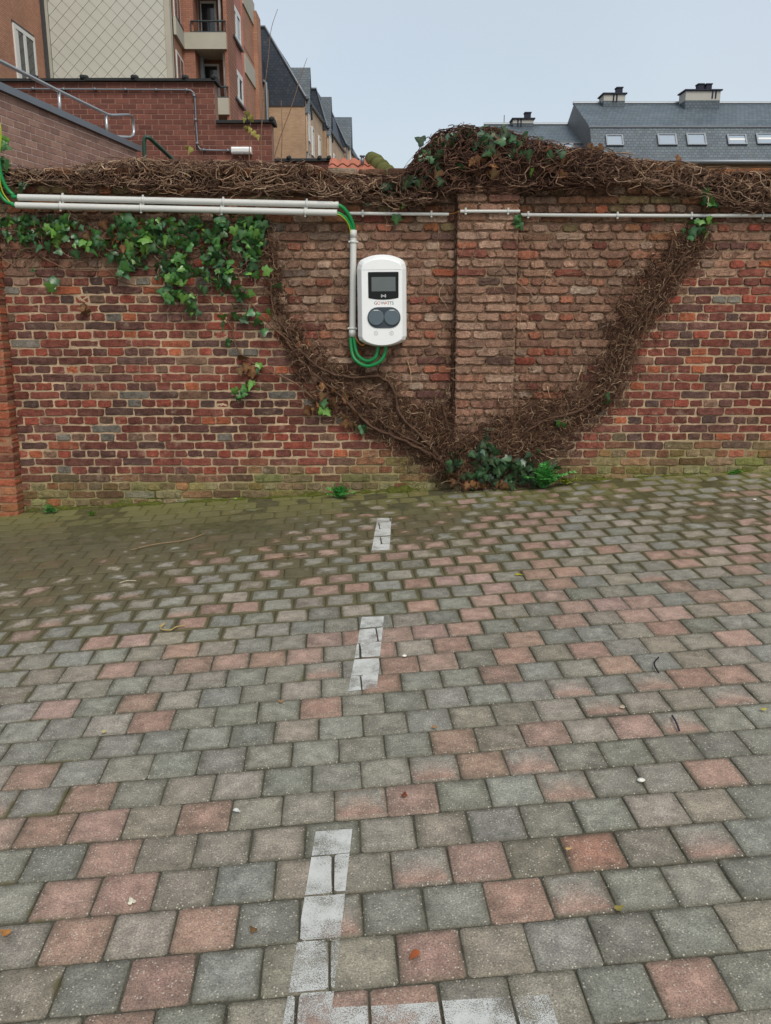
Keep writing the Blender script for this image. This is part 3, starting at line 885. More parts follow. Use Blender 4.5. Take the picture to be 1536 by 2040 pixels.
# ------------------------------------------------------------------ the charging unit
cx, czm = wp(761, 601, 0.19)
HW, HH = 0.163, 0.287
charger = thing('charging_station', 'white wall-mounted charging unit with two grey socket covers and a screen', 'charging station', tuple(W(cx, czm, 0.0)))
ROT = RAD(0.55)
def CM(x, z, d):
    xr, zr = x * math.cos(ROT) + z * math.sin(ROT) * -1, x * math.sin(ROT) + z * math.cos(ROT)
    return W(cx + xr, czm + zr, d)
def ch_outline(hw, top_mid, top_side, bot_mid, bot_side, cut):
    pts = []
    for k in range(13):                    # domed top from right to left
        t = 1 - 2 * k / 12; pts.append((t * (hw - cut * 0.75), top_side + (top_mid - top_side) * (1 - abs(t) ** 2.2)))
    pts += [(-hw + cut * 0.30, top_side - cut * 0.55), (-hw, top_side - cut * 1.6), (-hw, bot_side + cut * 1.2), (-hw + cut * 0.28, bot_side + cut * 0.45)]
    for k in range(13):
        t = -1 + 2 * k / 12; pts.append((t * (hw - cut * 0.95), bot_side + (bot_mid - bot_side) * (1 - abs(t) ** 2.2)))
    pts += [(hw - cut * 0.28, bot_side + cut * 0.45), (hw, bot_side + cut * 1.2), (hw, top_side - cut * 1.6), (hw - cut * 0.30, top_side - cut * 0.55)]
    return pts
def loft(rings):
    m = MB(); n = len(rings[0][0]); vs, fs = [], []
    for o, d in rings: vs += [CM(p[0], p[1], d) for p in o]
    for r in range(len(rings) - 1):
        for k in range(n): fs.append((r * n + k, r * n + (k + 1) % n, (r + 1) * n + (k + 1) % n, (r + 1) * n + k)[::-1])
    fs.append(tuple(range(n))); fs.append(tuple(range((len(rings) - 1) * n, len(rings) * n))[::-1])
    m.add(vs, fs); return m
oA = ch_outline(HW - 0.006, HH + 0.012, HH - 0.022, -HH + 0.000, -HH + 0.026, 0.030)
oB = ch_outline(HW, HH + 0.016, HH - 0.018, -HH - 0.004, -HH + 0.024, 0.032)
oC = ch_outline(HW - 0.003, HH + 0.013, HH - 0.022, -HH - 0.003, -HH + 0.025, 0.034)
oD = ch_outline(HW - 0.028, HH - 0.014, HH - 0.040, -HH + 0.004, -HH + 0.030, 0.026)
oE = ch_outline(HW - 0.032, HH - 0.020, HH - 0.046, -HH + 0.008, -HH + 0.034, 0.026)
o = loft([(oA, 0.012), (oA, 0.05), (oB, 0.056), (oB, 0.12), (oC, 0.145), (oD, 0.186), (oE, 0.190)]).build('housing', M_WHITEPL, charger)
m = MB(); m.add([CM(-HW + 0.034, HH - 0.086, 0.1905), CM(HW - 0.034, HH - 0.086, 0.1905), CM(HW - 0.034, HH - 0.0845, 0.1905), CM(-HW + 0.034, HH - 0.0845, 0.1905)], [(0, 1, 2, 3)])
m.build('panel_seam', M_CAPGREY, o)
def czx(px, py):                           # picture position -> unit coordinates on its front
    x, z = wp(px, py, 0.191); dx, dz = x - cx, z - czm
    return dx * math.cos(ROT) + dz * math.sin(ROT), -dx * math.sin(ROT) + dz * math.cos(ROT)
def plate(pts, d0, d1):
    m = MB(); n = len(pts)
    v = [CM(p[0], p[1], d0) for p in pts] + [CM(p[0], p[1], d1) for p in pts]
    m.add(v, [tuple(range(n, 2 * n))] + [(i, (i + 1) % n, (i + 1) % n + n, i + n) for i in range(n)]); return m
# screen: black glass with a curved lower edge
x0, zt = czx(733, 542); x1, _ = czx(794, 542); _, zb = czx(763, 597)
pts = [(x0 + 0.004, zt), (x0, zt - 0.004), (x0 + 0.001, zb + 0.016)]
pts += [(lerp(x0 + 0.002, x1 - 0.002, k / 10), zb + 0.011 * (2 * k / 10 - 1) ** 2) for k in range(11)]
pts += [(x1 - 0.001, zb + 0.016), (x1, zt - 0.004), (x1 - 0.004, zt)]
scr = plate(pts, 0.185, 0.1925).build('screen', M_BLACKGL, charger)
a0, b0 = czx(740, 552); a1, b1 = czx(788, 580)
plate([(a0, b1), (a1, b1), (a1, b0), (a0, b0)], 0.192, 0.1932).build('display', M_LCD, scr)
# contactless symbol: a dot and two pairs of arcs
sx, sz = czx(764, 589.5)
m = MB()
def arc(m, cx_, cz_, r, w, a0, a1, d, n=8):
    vs = []
    for k in range(n + 1):
        a = lerp(a0, a1, k / n)
        vs += [CM(cx_ + (r - w) * math.cos(a), cz_ + (r - w) * math.sin(a), d), CM(cx_ + (r + w) * math.cos(a), cz_ + (r + w) * math.sin(a), d)]
    m.add(vs, [(2 * k, 2 * k + 2, 2 * k + 3, 2 * k + 1)[::-1] for k in range(n)])
arc(m, sx, sz, 0.0014, 0.0014, 0, 2 * math.pi, 0.1934, 10)
for r in (0.0085, 0.0150):
    for c0 in (0, math.pi): arc(m, sx, sz, r, 0.0014, c0 - 0.75, c0 + 0.75, 0.1934)
m.build('contactless_symbol', M_INKW, scr)
# socket plate with two round covers
x0, zc = czx(732, 633); x1, _ = czx(798, 633); hh = 0.067
hwp = (x1 - x0) / 2; xm = (x0 + x1) / 2
pts = []
for k in range(13): a = math.pi / 2 + math.pi * k / 12; pts.append((xm - hwp + hh + hh * math.cos(a), zc + hh * math.sin(a)))
for k in range(13): a = -math.pi / 2 + math.pi * k / 12; pts.append((xm + hwp - hh + hh * math.cos(a), zc + hh * math.sin(a)))
sp = plate(pts, 0.185, 0.1945).build('socket_plate', M_CAPDARK, charger)
for q, sgn in enumerate((-1, 1)):
    xc = xm + sgn * 0.0525; r = 0.0515
    ring = [(xc + r * math.cos(2 * math.pi * k / 28), zc + 0.001 + r * math.sin(2 * math.pi * k / 28)) for k in range(28)]
    rin = [(xc + (r - 0.004) * math.cos(2 * math.pi * k / 28), zc + 0.001 + (r - 0.004) * math.sin(2 * math.pi * k / 28)) for k in range(28)]
    m = MB()
    vs = [CM(p[0], p[1], 0.194) for p in ring] + [CM(p[0], p[1], 0.201) for p in ring] + [CM(p[0], p[1], 0.203) for p in rin]
    fs = [(k, (k + 1) % 28, (k + 1) % 28 + 28, k + 28) for k in range(28)] + [(k + 28, (k + 1) % 28 + 28, (k + 1) % 28 + 56, k + 56) for k in range(28)] + [tuple(range(56, 84))]
    m.add(vs, fs); cap = m.build('socket_cover', M_CAPGREY, charger)
    plate([(xc - 0.016, zc + 0.044), (xc + 0.016, zc + 0.044), (xc + 0.015, zc + 0.049), (xc - 0.015, zc + 0.049)], 0.2, 0.2045).build('hinge', M_PVC, cap)
# lettering
def lettering(txt, size, px, py, mat, name, d=0.1909, parent=charger, spacing=1.0):
    cu = bpy.data.curves.new(name, 'FONT'); cu.body = txt; cu.size = size; cu.align_x = 'CENTER'; cu.align_y = 'CENTER'; cu.space_character = spacing
    tmp = bpy.data.objects.new(name, cu); COL.objects.link(tmp)
    dg = bpy.context.evaluated_depsgraph_get(); dg.update()
    me = tmp.evaluated_get(dg).to_mesh()
    vs = [tuple(v.co) for v in me.vertices]; fs = [tuple(p.vertices) for p in me.polygons]
    bpy.data.objects.remove(tmp)
    x, z = czx(px, py)
    m = MB(); m.add([CM(x + v[0], z + v[1], d) for v in vs], fs)
    return m.build(name, mat, parent)
LS = 0.029
for ch, px, mt in (('G', 748.3, M_INK), ('O', 754.6, M_INKOR), ('W', 763.2, M_INK), ('A', 769.2, M_INKOR), ('T', 773.8, M_INK), ('T', 778.0, M_INK), ('S', 782.4, M_INK)):
    lettering(ch, LS, px, 604.0, mt, 'letter_' + ch.lower())
for px in (749, 780):
    x, z = czx(px, 664)
    m = MB(); vs = []
    for k in range(7):
        a = math.pi / 6 + math.pi / 3 * k
        vs += [CM(x + 0.0125 * math.cos(a), z + 0.0125 * math.sin(a), 0.1909), CM(x + 0.0142 * math.cos(a), z + 0.0142 * math.sin(a), 0.1909)]
    m.add(vs, [(2 * k, 2 * k + 2, 2 * k + 3, 2 * k + 1)[::-1] for k in range(6)])
    hx = m.build('hexagon_mark', M_INK, charger)
    lettering('c', 0.018, px, 663.6, M_INK, 'letter_c', 0.1909, hx)

# ------------------------------------------------------------------ ivy: leaves, stems, rootlets
def leaf_shape(lobes=5, w=1.0):
    """outline of an ivy leaf, tip towards -y, unit size"""
    if lobes == 5:
        pts = [(0.0, 0.28), (0.10, 0.42), (0.30, 0.46), (0.47, 0.34), (0.40, 0.16), (0.50, 0.02), (0.56, -0.10), (0.40, -0.14), (0.24, -0.22), (0.16, -0.42), (0.0, -0.62)]
    elif lobes == 3:
        pts = [(0.0, 0.30), (0.16, 0.40), (0.36, 0.32), (0.50, 0.14), (0.44, -0.02), (0.26, -0.16), (0.18, -0.40), (0.0, -0.66)]
    else:
        pts = [(0.0, 0.34), (0.18, 0.40), (0.38, 0.26), (0.46, 0.04), (0.36, -0.22), (0.18, -0.46), (0.0, -0.66)]
    half = [(p[0] * w, p[1]) for p in pts]
    return half, [(-p[0], p[1]) for p in half[1:-1]][::-1]

def leaf_mesh(col, vein, lobes, w, cup, droop):
    """verts (unit), faces, colours; leaf lies in x,y with z to the viewer, tip to -y"""
    half, other = leaf_shape(lobes, w)
    rim = half + other
    vs, cs = [], []
    for p in rim:
        r = math.hypot(p[0], p[1])
        vs.append((p[0], p[1], -cup * abs(p[0]) * 0.9 - droop * max(0, -p[1]) ** 1.5 + 0.03 * math.sin(p[1] * 9)))
        cs.append(col)
    mid = [(0, 0.26, 0.0), (0, 0.05, 0.03), (0, -0.30, -0.25 * droop + 0.01)]
    o = len(vs)
    for q in mid: vs.append(q); cs.append(lerp(col, vein, 0.16))
    n = len(rim); fs = []
    cen = []
    for i in range(n):
        ya = (rim[i][1] + rim[(i + 1) % n][1]) / 2
        cen.append(o if ya > 0.30 else o + 1 if ya > -0.18 else o + 2)
    for i in range(n):
        fs.append(((i + 1) % n, i, cen[i]))
        if cen[i - 1] != cen[i]: fs.append((i, cen[i - 1], cen[i]))
    return vs, fs, cs

GREENS = [(S(46, 100, 46), 5), (S(64, 124, 54), 5), (S(38, 84, 50), 5), (S(98, 148, 60), 3), (S(64, 116, 74), 2), (S(140, 160, 70), 1)]
DARKS = [(S(40, 80, 52), 5), (S(56, 102, 64), 4), (S(66, 98, 80), 2), (S(40, 64, 44), 3)]
BROWNS = [(S(128, 78, 54), 4), (S(150, 100, 66), 3), (S(104, 66, 48), 4), (S(166, 124, 84), 1)]
def leaf_bank(pal, n):
    bank = []
    for i in range(n):
        col = choose(pal) * random.uniform(0.62, 1.0)
        vs, fs, cs = leaf_mesh(col, S(150, 170, 110), random.choice((5, 5, 5, 3, 3)), random.uniform(0.85, 1.1), random.uniform(0.05, 0.5), random.uniform(0.0, 0.6))
        me = bpy.data.meshes.new('leaf'); me.from_pydata(vs, [], fs); me.polygons.foreach_set('use_smooth', [True] * len(fs))
        ca = me.color_attributes.new('Col', 'FLOAT_COLOR', 'POINT')
        a = np.ones((len(vs), 4), np.float32); a[:, :3] = np.array(cs); ca.data.foreach_set('color', a.ravel())
        bank.append((me, vs, fs, cs))
    return bank
def leaf_matrix(p, size, roll, tilt, yaw):
    """leaf facing out of the wall, tip hanging down"""
    from mathutils import Matrix
    base = Matrix(((1, 0, 0), (0, 0, -1), (0, 1, 0))).to_4x4()   # x right, leaf y up, leaf z towards -Y
    R = Matrix.Rotation(roll, 4, 'Y') @ Matrix.Rotation(yaw, 4, 'Z') @ Matrix.Rotation(tilt, 4, 'X')
    return Matrix.Translation(Vector(p)) @ R @ base @ Matrix.Scale(size, 4)
def leaves(parent, spots, bank, mat, limit=300, name='leaf'):
    """spots: (point, size, roll, tilt, yaw)"""
    for me, *_ in bank:
        if not me.materials: me.materials.append(mat)
    order = sorted(range(len(spots)), key=lambda i: -spots[i][1])
    base = wloc(parent)
    rest = MB()
    for rank, i in enumerate(order):
        p, s, r, t, y = spots[i]; b = random.choice(bank)
        M = leaf_matrix(p, s, r, t, y)
        if rank < limit:
            o = bpy.data.objects.new(name, b[0]); COL.objects.link(o); o.parent = parent
            M.translation = M.translation - base; o.matrix_basis = M
        else: rest.add([tuple(M @ Vector(v)) for v in b[1]], b[2], b[3])
    if rest.v: rest.build('small_leaves', mat, parent)['kind'] = 'stuff'
BANK_G, BANK_D, BANK_B = leaf_bank(GREENS, 16), leaf_bank(DARKS, 12), leaf_bank(BROWNS, 10)

def leaf_cluster(cl, smin=0.034, smax=0.084, dmin=0.03, dmax=0.10, roll=0.9):
    out = []
    for (cxp, cyp, rx, ry, n) in cl:
        for _ in range(n):
            px, py = random.gauss(cxp, rx * 0.62), random.gauss(cyp, ry * 0.62)
            d = random.uniform(dmin, dmax)
            if py < 432 and px < 680 and py > 380: py = 434 + random.random() * 14
            out.append((wpt(px, py, d), random.uniform(smin, smax), random.gauss(0, roll), random.gauss(0.3, 0.6), random.gauss(0, 0.6)))
    return out

def stem(name, path, r0, r1, parent, col=S(110, 84, 66), n=7, wob=0.004):
    pts = spline([wpt(px, py, d) for px, py, d in path], 6)
    pts = [p + np.array([nz(p[0] * 30, p[2] * 30, 1), nz(p[0] * 30, p[2] * 30, 5) * 0.5, nz(p[0] * 30, p[2] * 30, 9)]) * wob for p in pts]
    rs = [0.46 * lerp(r0, r1, i / (len(pts) - 1)) * (1 + 0.5 * nz(i * 0.9, r0 * 900)) for i in range(len(pts))]
    m = MB(); m.tube(pts, rs, n, col)
    m.v = [tuple(np.array(q) + 0.35 * r0 * np.array([nz(q[0] * 140, q[2] * 140, 1), nz(q[0] * 140, q[2] * 140, 5), nz(q[0] * 140, q[2] * 140, 9)])) for q in m.v]
    m.c = [tuple(np.array(col) * (1 + 0.5 * nz(q[0] * 60, q[2] * 60, 3))) for q in m.v]
    return m.build(name, M_ROOT, parent, True)

def curly(starts, dirs, length, K=6, curl=0.9, depth=(0.0, 0.02), arch=0.02, spread=0.0):
    """wandering strands lying on the wall: starts (N,3) as wall x, z, d; dirs (N,) angles"""
    Nn = len(starts); p = np.zeros((Nn, K, 3)); a = dirs.copy()
    L = length / (K - 1)
    x, z, d = starts[:, 0].copy(), starts[:, 1].copy(), starts[:, 2].copy()
    turn = rng.normal(0, curl, Nn)
    dd = rng.normal(0, 1, Nn) * arch / K
    for k in range(K):
        p[:, k, 0], p[:, k, 1], p[:, k, 2] = x, z, d
        a = a + turn / K + rng.normal(0, curl * 0.5, Nn)
        x = x + np.cos(a) * L; z = z + np.sin(a) * L
        d = np.maximum(depth[0], d + dd + rng.normal(0, arch * 0.35, Nn))
    out = np.empty_like(p)
    out[..., 0] = p[..., 0]
    out[..., 1] = WY + (p[..., 1] - WZ0) * TL - p[..., 2] * WC
    out[..., 2] = p[..., 1] + p[..., 2] * WS
    return out
def strand_cols(n, pal, lo=0.7, hi=1.2):
    cs = np.array([p[0] for p in pal]); w = np.array([p[1] for p in pal], float); w /= w.sum()
    return cs[rng.choice(len(cs), n, p=w)] * rng.uniform(lo, hi, (n, 1))
ROOTP = [(S(104, 78, 62), 6), (S(84, 62, 50), 6), (S(128, 98, 78), 3.0), (S(164, 134, 106), 2.4), (S(196, 170, 140), 1.0)]
TWIGP = [(S(160, 132, 108), 5), (S(132, 105, 86), 6), (S(104, 80, 66), 5), (S(186, 160, 134), 2), (S(84, 64, 54), 4)]

def band_points(path, n):
    """random points in a band: path of (px, py, half width px)"""
    path = np.array(path, float)
    seg = np.hypot(np.diff(path[:, 0]), np.diff(path[:, 1])) * (path[:-1, 2] + path[1:, 2]) / 2
    i = rng.choice(len(seg), n, p=seg / seg.sum()); t = rng.random(n)
    c = path[i] + (path[i + 1] - path[i]) * t[:, None]
    dv = path[i + 1, :2] - path[i, :2]; dv /= np.linalg.norm(dv, axis=1, keepdims=True)
    off = np.clip(rng.normal(0, 0.55, n) * np.where(rng.random(n) < 0.12, 1.8, 1.0), -1.9, 1.9)
    return c[:, 0] - dv[:, 1] * off * c[:, 2], c[:, 1] + dv[:, 0] * off * c[:, 2], np.arctan2(-dv[:, 1], dv[:, 0]), off
def root_band(parent, path, n, thick, col, pal, lo=0.02, hi=0.09, r=(0.0010, 0.0024)):
    px, py, ang, off = band_points(path, n)
    xs = np.empty((n, 3))
    for k in range(n):
        x, z = wp(px[k], py[k]); xs[k] = (x, z, max(0.004, thick * max(0.1, 1 - off[k] ** 2 * 0.62) * rng.uniform(0.3, 1.7) + (0.075 if KX0 < x < KX1 else 0)))
    a = ang + rng.normal(0, 0.9, n) + np.where(rng.random(n) < 0.5, 0, math.pi)
    P = curly(xs, a, rng.uniform(lo, hi, n), 6, 1.0, (0.002, 0.1), 0.016)
    fibres('root_fibres', P, rng.uniform(r[0], r[1], n), strand_cols(n, pal), M_ROOT, parent)['kind'] = 'stuff'
    # the felted mat under the loose fibres
    pts = []
    path = np.array(path, float)
    for i in range(len(path) - 1):
        for t in np.linspace(0, 1, 12, endpoint=(i == len(path) - 2)): pts.append(path[i] + (path[i + 1] - path[i]) * t)
    m = MB(); vv, cc = [], []; Kc = 15
    for i, c in enumerate(pts):
        dv = pts[min(i + 1, len(pts) - 1)][:2] - pts[max(i - 1, 0)][:2]; dv = dv / (np.linalg.norm(dv) + 1e-9)
        for k in range(Kc):
            s = (k / (Kc - 1) * 2 - 1)
            wv = c[2] * (0.92 + 0.5 * nz(c[0] * 0.03, c[1] * 0.03, 3 + np.sign(s)))
            x, z = wp(c[0] - dv[1] * s * wv, c[1] + dv[0] * s * wv)
            e = min(i, len(pts) - 1 - i) / 5.0
            hgt = thick * 0.72 * max(0, 1 - s * s) ** 0.6 * min(1, e) * (0.7 + 1.3 * abs(nz(x * 16, z * 16, 1))) - 0.012 - 0.030 * max(0, nz(x * 9, z * 9, 12) + 0.12)
            hgt += 0.075 * sstep(KX0 - 0.03, KX0, x) * sstep(KX1 + 0.03, KX1, x)
            vv.append(W(x, z, hgt + 0.010 * nz(x * 55, z * 55, 2))); cc.append(col * (0.75 + 0.6 * (nz(x * 12, z * 12, 6) + 0.4)))
    ff = [(i * Kc + k, i * Kc + k + 1, (i + 1) * Kc + k + 1, (i + 1) * Kc + k) for i in range(len(pts) - 1) for k in range(Kc - 1)]
    m.add(vv, ff, np.clip(cc, 0.005, 1)); m.build('root_mat', M_MAT, parent, True)

ROOTC = S(84, 62, 50)
# -- living ivy on the left
ivy = thing('ivy_plant', 'dense green ivy hanging below the pair of thick conduits', 'ivy', tuple(wpt(560, 650, 0)))
CL = [(14, 440, 34, 22, 16), (66, 466, 46, 22, 34), (130, 462, 34, 24, 19), (190, 488, 34, 14, 16), (115, 440, 50, 8, 11), (250, 462, 34, 26, 28), (256, 522, 26, 22, 22),
      (300, 478, 34, 34, 34), (310, 440, 30, 10, 11), (350, 492, 40, 40, 51), (362, 548, 34, 20, 25), (360, 592, 30, 14, 19), (330, 560, 26, 20, 11), (410, 455, 44, 20, 28), (424, 505, 50, 30, 47),
      (440, 552, 40, 26, 34), (490, 455, 42, 20, 30), (502, 512, 26, 34, 28), (470, 588, 20, 20, 11), (495, 628, 24, 12, 7), (505, 475, 20, 26, 16), (455, 690, 12, 12, 3), (492, 780, 22, 13, 11),
      (526, 636, 10, 10, 3), (380, 625, 14, 10, 4), (60, 540, 10, 8, 2), (118, 562, 14, 10, 3), (140, 500, 30, 12, 4), (555, 565, 6, 6, 1), (452, 640, 22, 26, 3), (515, 735, 10, 10, 2), (200, 480, 70, 26, 12)]
leaves(ivy, leaf_cluster(CL), BANK_G, M_LEAF, 300)
leaves(ivy, leaf_cluster([(220, 470, 40, 24, 16), (270, 455, 20, 16, 8), (168, 622, 6, 10, 4), (345, 442, 20, 8, 4), (490, 735, 14, 18, 6), (516, 476, 4, 4, 1), (660, 790, 22, 20, 8), (682, 800, 26, 16, 8), (630, 815, 20, 10, 5), (700, 838, 20, 14, 5)], 0.05, 0.085, 0.02, 0.07), BANK_B, M_DRYLEAF, 60, 'dead_leaf')
leaves(ivy, leaf_cluster([(638, 812, 9, 9, 3), (724, 852, 10, 10, 3)], 0.05, 0.08), BANK_G, M_LEAF, 60)
for path, r0, r1 in (
    ([(52, 488, 0.03), (80, 510, 0.03), (130, 535, 0.04), (175, 540, 0.04), (215, 540, 0.04), (240, 560, 0.035), (290, 572, 0.03), (340, 578, 0.02)], 0.011, 0.007),
    ([(130, 460, 0.02), (165, 485, 0.03), (215, 520, 0.03), (250, 540, 0.02)], 0.007, 0.004),
    ([(400, 580, 0.03), (440, 625, 0.03), (462, 655, 0.03), (470, 690, 0.03), (490, 715, 0.03), (540, 740, 0.03), (590, 765, 0.03), (630, 800, 0.03)], 0.008, 0.013),
    ([(265, 445, 0.04), (282, 470, 0.05)], 0.008, 0.006), ([(530, 450, 0.03), (545, 520, 0.03), (540, 590, 0.04), (560, 660, 0.04), (600, 720, 0.04)], 0.009, 0.013),
    ([(470, 585, 0.03), (505, 610, 0.03), (540, 650, 0.04), (590, 690, 0.045)], 0.010, 0.012), ([(350, 620, 0.02), (400, 640, 0.03), (440, 658, 0.03)], 0.005, 0.004),
    ([(492, 785, 0.015), (540, 798, 0.015), (590, 800, 0.02), (625, 815, 0.02)], 0.004, 0.005)):
    stem('stem', path, r0, r1, ivy)
n = 900
sx_, sy_ = rng.uniform(0, 560, n), np.concatenate([rng.uniform(430, 520, n // 2), rng.uniform(470, 640, n - n // 2)])
keep = (sy_ < 520) | (sx_ > 330)
st = np.array([(*wp(a, b), rng.uniform(0.004, 0.05)) for a, b in zip(sx_[keep], sy_[keep])])
fibres('thin_stems', curly(st, rng.uniform(0, 6.28, len(st)), rng.uniform(0.05, 0.2, len(st)), 7, 0.8, (0.002, 0.08), 0.03), rng.uniform(0.0012, 0.0032, len(st)), strand_cols(len(st), TWIGP, 0.5, 1.0), M_ROOT, ivy)['kind'] = 'stuff'
root_band(ivy, [(540, 470, 16), (548, 560, 18), (562, 640, 25), (610, 710, 33), (680, 772, 35), (760, 832, 42), (850, 880, 48), (900, 930, 40)], 3600, 0.036, ROOTC, ROOTP)
root_band(ivy, [(620, 735, 10), (700, 738, 9), (770, 755, 12), (795, 800, 18), (840, 850, 36)], 1000, 0.03, ROOTC, ROOTP)
root_band(ivy, [(570, 700, 9), (620, 790, 13), (690, 835, 15), (780, 868, 18), (860, 900, 24)], 900, 0.025, ROOTC, ROOTP)
for path, r0, r1 in (
    ([(556, 640, 0.05), (600, 700, 0.05), (650, 740, 0.055), (700, 752, 0.05), (760, 752, 0.05), (785, 780, 0.055), (800, 830, 0.055), (850, 880, 0.06), (895, 940, 0.06)], 0.014, 0.024),
    ([(570, 680, 0.04), (620, 740, 0.05), (680, 790, 0.05), (740, 850, 0.055), (810, 880, 0.06), (880, 920, 0.06), (905, 965, 0.06)], 0.014, 0.024),
    ([(640, 745, 0.04), (720, 800, 0.05), (770, 850, 0.05), (850, 890, 0.06)], 0.010, 0.014)):
    stem('stem', path, r0, r1, ivy, S(84, 64, 52), 8, 0.012)
stem('peeled_stem', [(812, 718, 0.02), (818, 740, 0.03), (819, 758, 0.03), (817, 772, 0.02)], 0.006, 0.006, ivy, S(176, 148, 114))

# -- the stripped ivy on the right: a broad band of brown roots rising from the pilaster foot
ivr = thing('dead_ivy', 'broad band of brown dead ivy roots climbing the wall right of the pilaster', 'ivy', tuple(wpt(1000, 940, 0)))
root_band(ivr, [(1405, 450, 18), (1360, 500, 38), (1310, 570, 52), (1255, 640, 46), (1225, 700, 42), (1215, 760, 46), (1180, 805, 46), (1120, 830, 42), (1060, 840, 48), (1000, 880, 54)], 5000, 0.04, ROOTC, ROOTP)
root_band(ivr, [(1130, 830, 60), (1070, 850, 70), (1010, 880, 70), (950, 915, 60), (900, 940, 40)], 3200, 0.04, ROOTC, ROOTP)
root_band(ivr, [(850, 800, 40), (880, 850, 48), (905, 900, 50), (905, 955, 40)], 1800, 0.04, ROOTC, ROOTP)
root_band(ivr, [(896, 640, 3), (899, 740, 5), (896, 800, 9), (890, 850, 16)], 160, 0.02, ROOTC, ROOTP)
for path, r0, r1 in (
    ([(1395, 455, 0.05), (1350, 530, 0.06), (1300, 600, 0.06), (1250, 680, 0.055), (1225, 760, 0.055), (1160, 815, 0.055), (1080, 840, 0.06), (1010, 890, 0.06), (950, 950, 0.06)], 0.008, 0.02),
    ([(1340, 520, 0.05), (1290, 640, 0.06), (1260, 720, 0.05), (1220, 800, 0.05)], 0.008, 0.01),
    ([(1345, 462, 0.05), (1332, 510, 0.06), (1322, 530, 0.06)], 0.01, 0.007),
    ([(880, 800, 0.05), (893, 860, 0.05), (899, 930, 0.06), (908, 968, 0.05)], 0.012, 0.02)):
    stem('stem', path, r0, r1, ivr, S(92, 70, 56), 8, 0.012)
for path in ([(1343, 458, 0.07), (1348, 470, 0.07)], [(1350, 755, 0.02), (1365, 762, 0.02)], [(1090, 770, 0.02), (1096, 792, 0.03)], [(1160, 728, 0.02), (1150, 760, 0.03)]):
    stem('peeled_stem', path, 0.006, 0.004, ivr, S(186, 160, 124), 6, 0.0)
leaves(ivr, leaf_cluster([(1390, 462, 20, 14, 9), (1405, 440, 24, 6, 7), (1115, 846, 10, 6, 3), (1210, 795, 5, 10, 2), (1070, 905, 6, 6, 2)], 0.04, 0.075), BANK_G, M_LEAF, 60)
# rootlets left all over the stripped brickwork
def rootlets(parent, name, n, test, pal, hi=0.05, rr=(0.0007, 0.0013)):
    st = []
    while len(st) < n:
        px, py = random.uniform(380, 1536), random.uniform(375, 930)
        x, z = wp(px, py)
        if random.random() < test(x, z, px, py):
            d = 0.082 if KX0 < x < KX1 else 0.006
            st.append((x, z, d))
    st = np.array(st)
    P = curly(st, rng.normal(-1.57, 0.9, n), rng.uniform(0.015, hi, n), 5, 1.3, (0.003, 0.1), 0.008)
    fibres(name, P, rng.uniform(*rr, n), strand_cols(n, pal, 0.7, 1.25), M_ROOT, parent)['kind'] = 'stuff'
rootlets(ivr, 'rootlets', 9000, lambda x, z, px, py: zone(x, z)[0], [(S(150, 118, 96), 5), (S(110, 82, 66), 5), (S(84, 62, 52), 4), (S(184, 154, 126), 2)])
rootlets(ivr, 'loose_strands', 420, lambda x, z, px, py: zone(x, z)[0], TWIGP, 0.22, (0.0012, 0.0026))

# -- ivy foot of the pilaster: dark leaves, bright ferns
foot = thing('ivy_clump', 'dark green ivy leaves growing at the foot of the pilaster', 'ivy', tuple(wpt(960, 965, 0.1)))
leaves(foot, leaf_cluster([(965, 905, 26, 26, 26), (990, 935, 34, 22, 34), (1035, 935, 30, 22, 30), (1060, 955, 26, 14, 16), (905, 925, 14, 26, 12), (930, 955, 20, 12, 10), (965, 885, 10, 14, 6), (1085, 930, 16, 26, 10), (1010, 960, 40, 8, 12), (895, 940, 6, 10, 4)], 0.045, 0.085, 0.09, 0.20), BANK_D, M_LEAF, 200)
leaves(foot, leaf_cluster([(900, 955, 18, 16, 8), (1000, 968, 60, 6, 12), (940, 968, 30, 6, 8)], 0.04, 0.07, 0.08, 0.2), BANK_B, M_DRYLEAF, 60, 'dead_leaf')
for path in ([(905, 975, 0.08), (900, 940, 0.10), (893, 900, 0.09), (890, 870, 0.08)], [(960, 975, 0.09), (955, 930, 0.12), (965, 890, 0.11)], [(1000, 972, 0.09), (1010, 940, 0.13), (1040, 915, 0.12)]):
    stem('stem', path, 0.010, 0.006, foot, S(96, 72, 58))
n = 900
st = np.array([(*wp(rng.normal(985, 60), rng.uniform(870, 975)), rng.uniform(0.06, 0.13)) for _ in range(n)])
fibres('root_fibres', curly(st, rng.uniform(0, 6.28, n), rng.uniform(0.03, 0.12, n), 6, 1.0, (0.06, 0.2), 0.02), rng.uniform(0.0012, 0.0028, n), strand_cols(n, ROOTP), M_ROOT, foot)['kind'] = 'stuff'

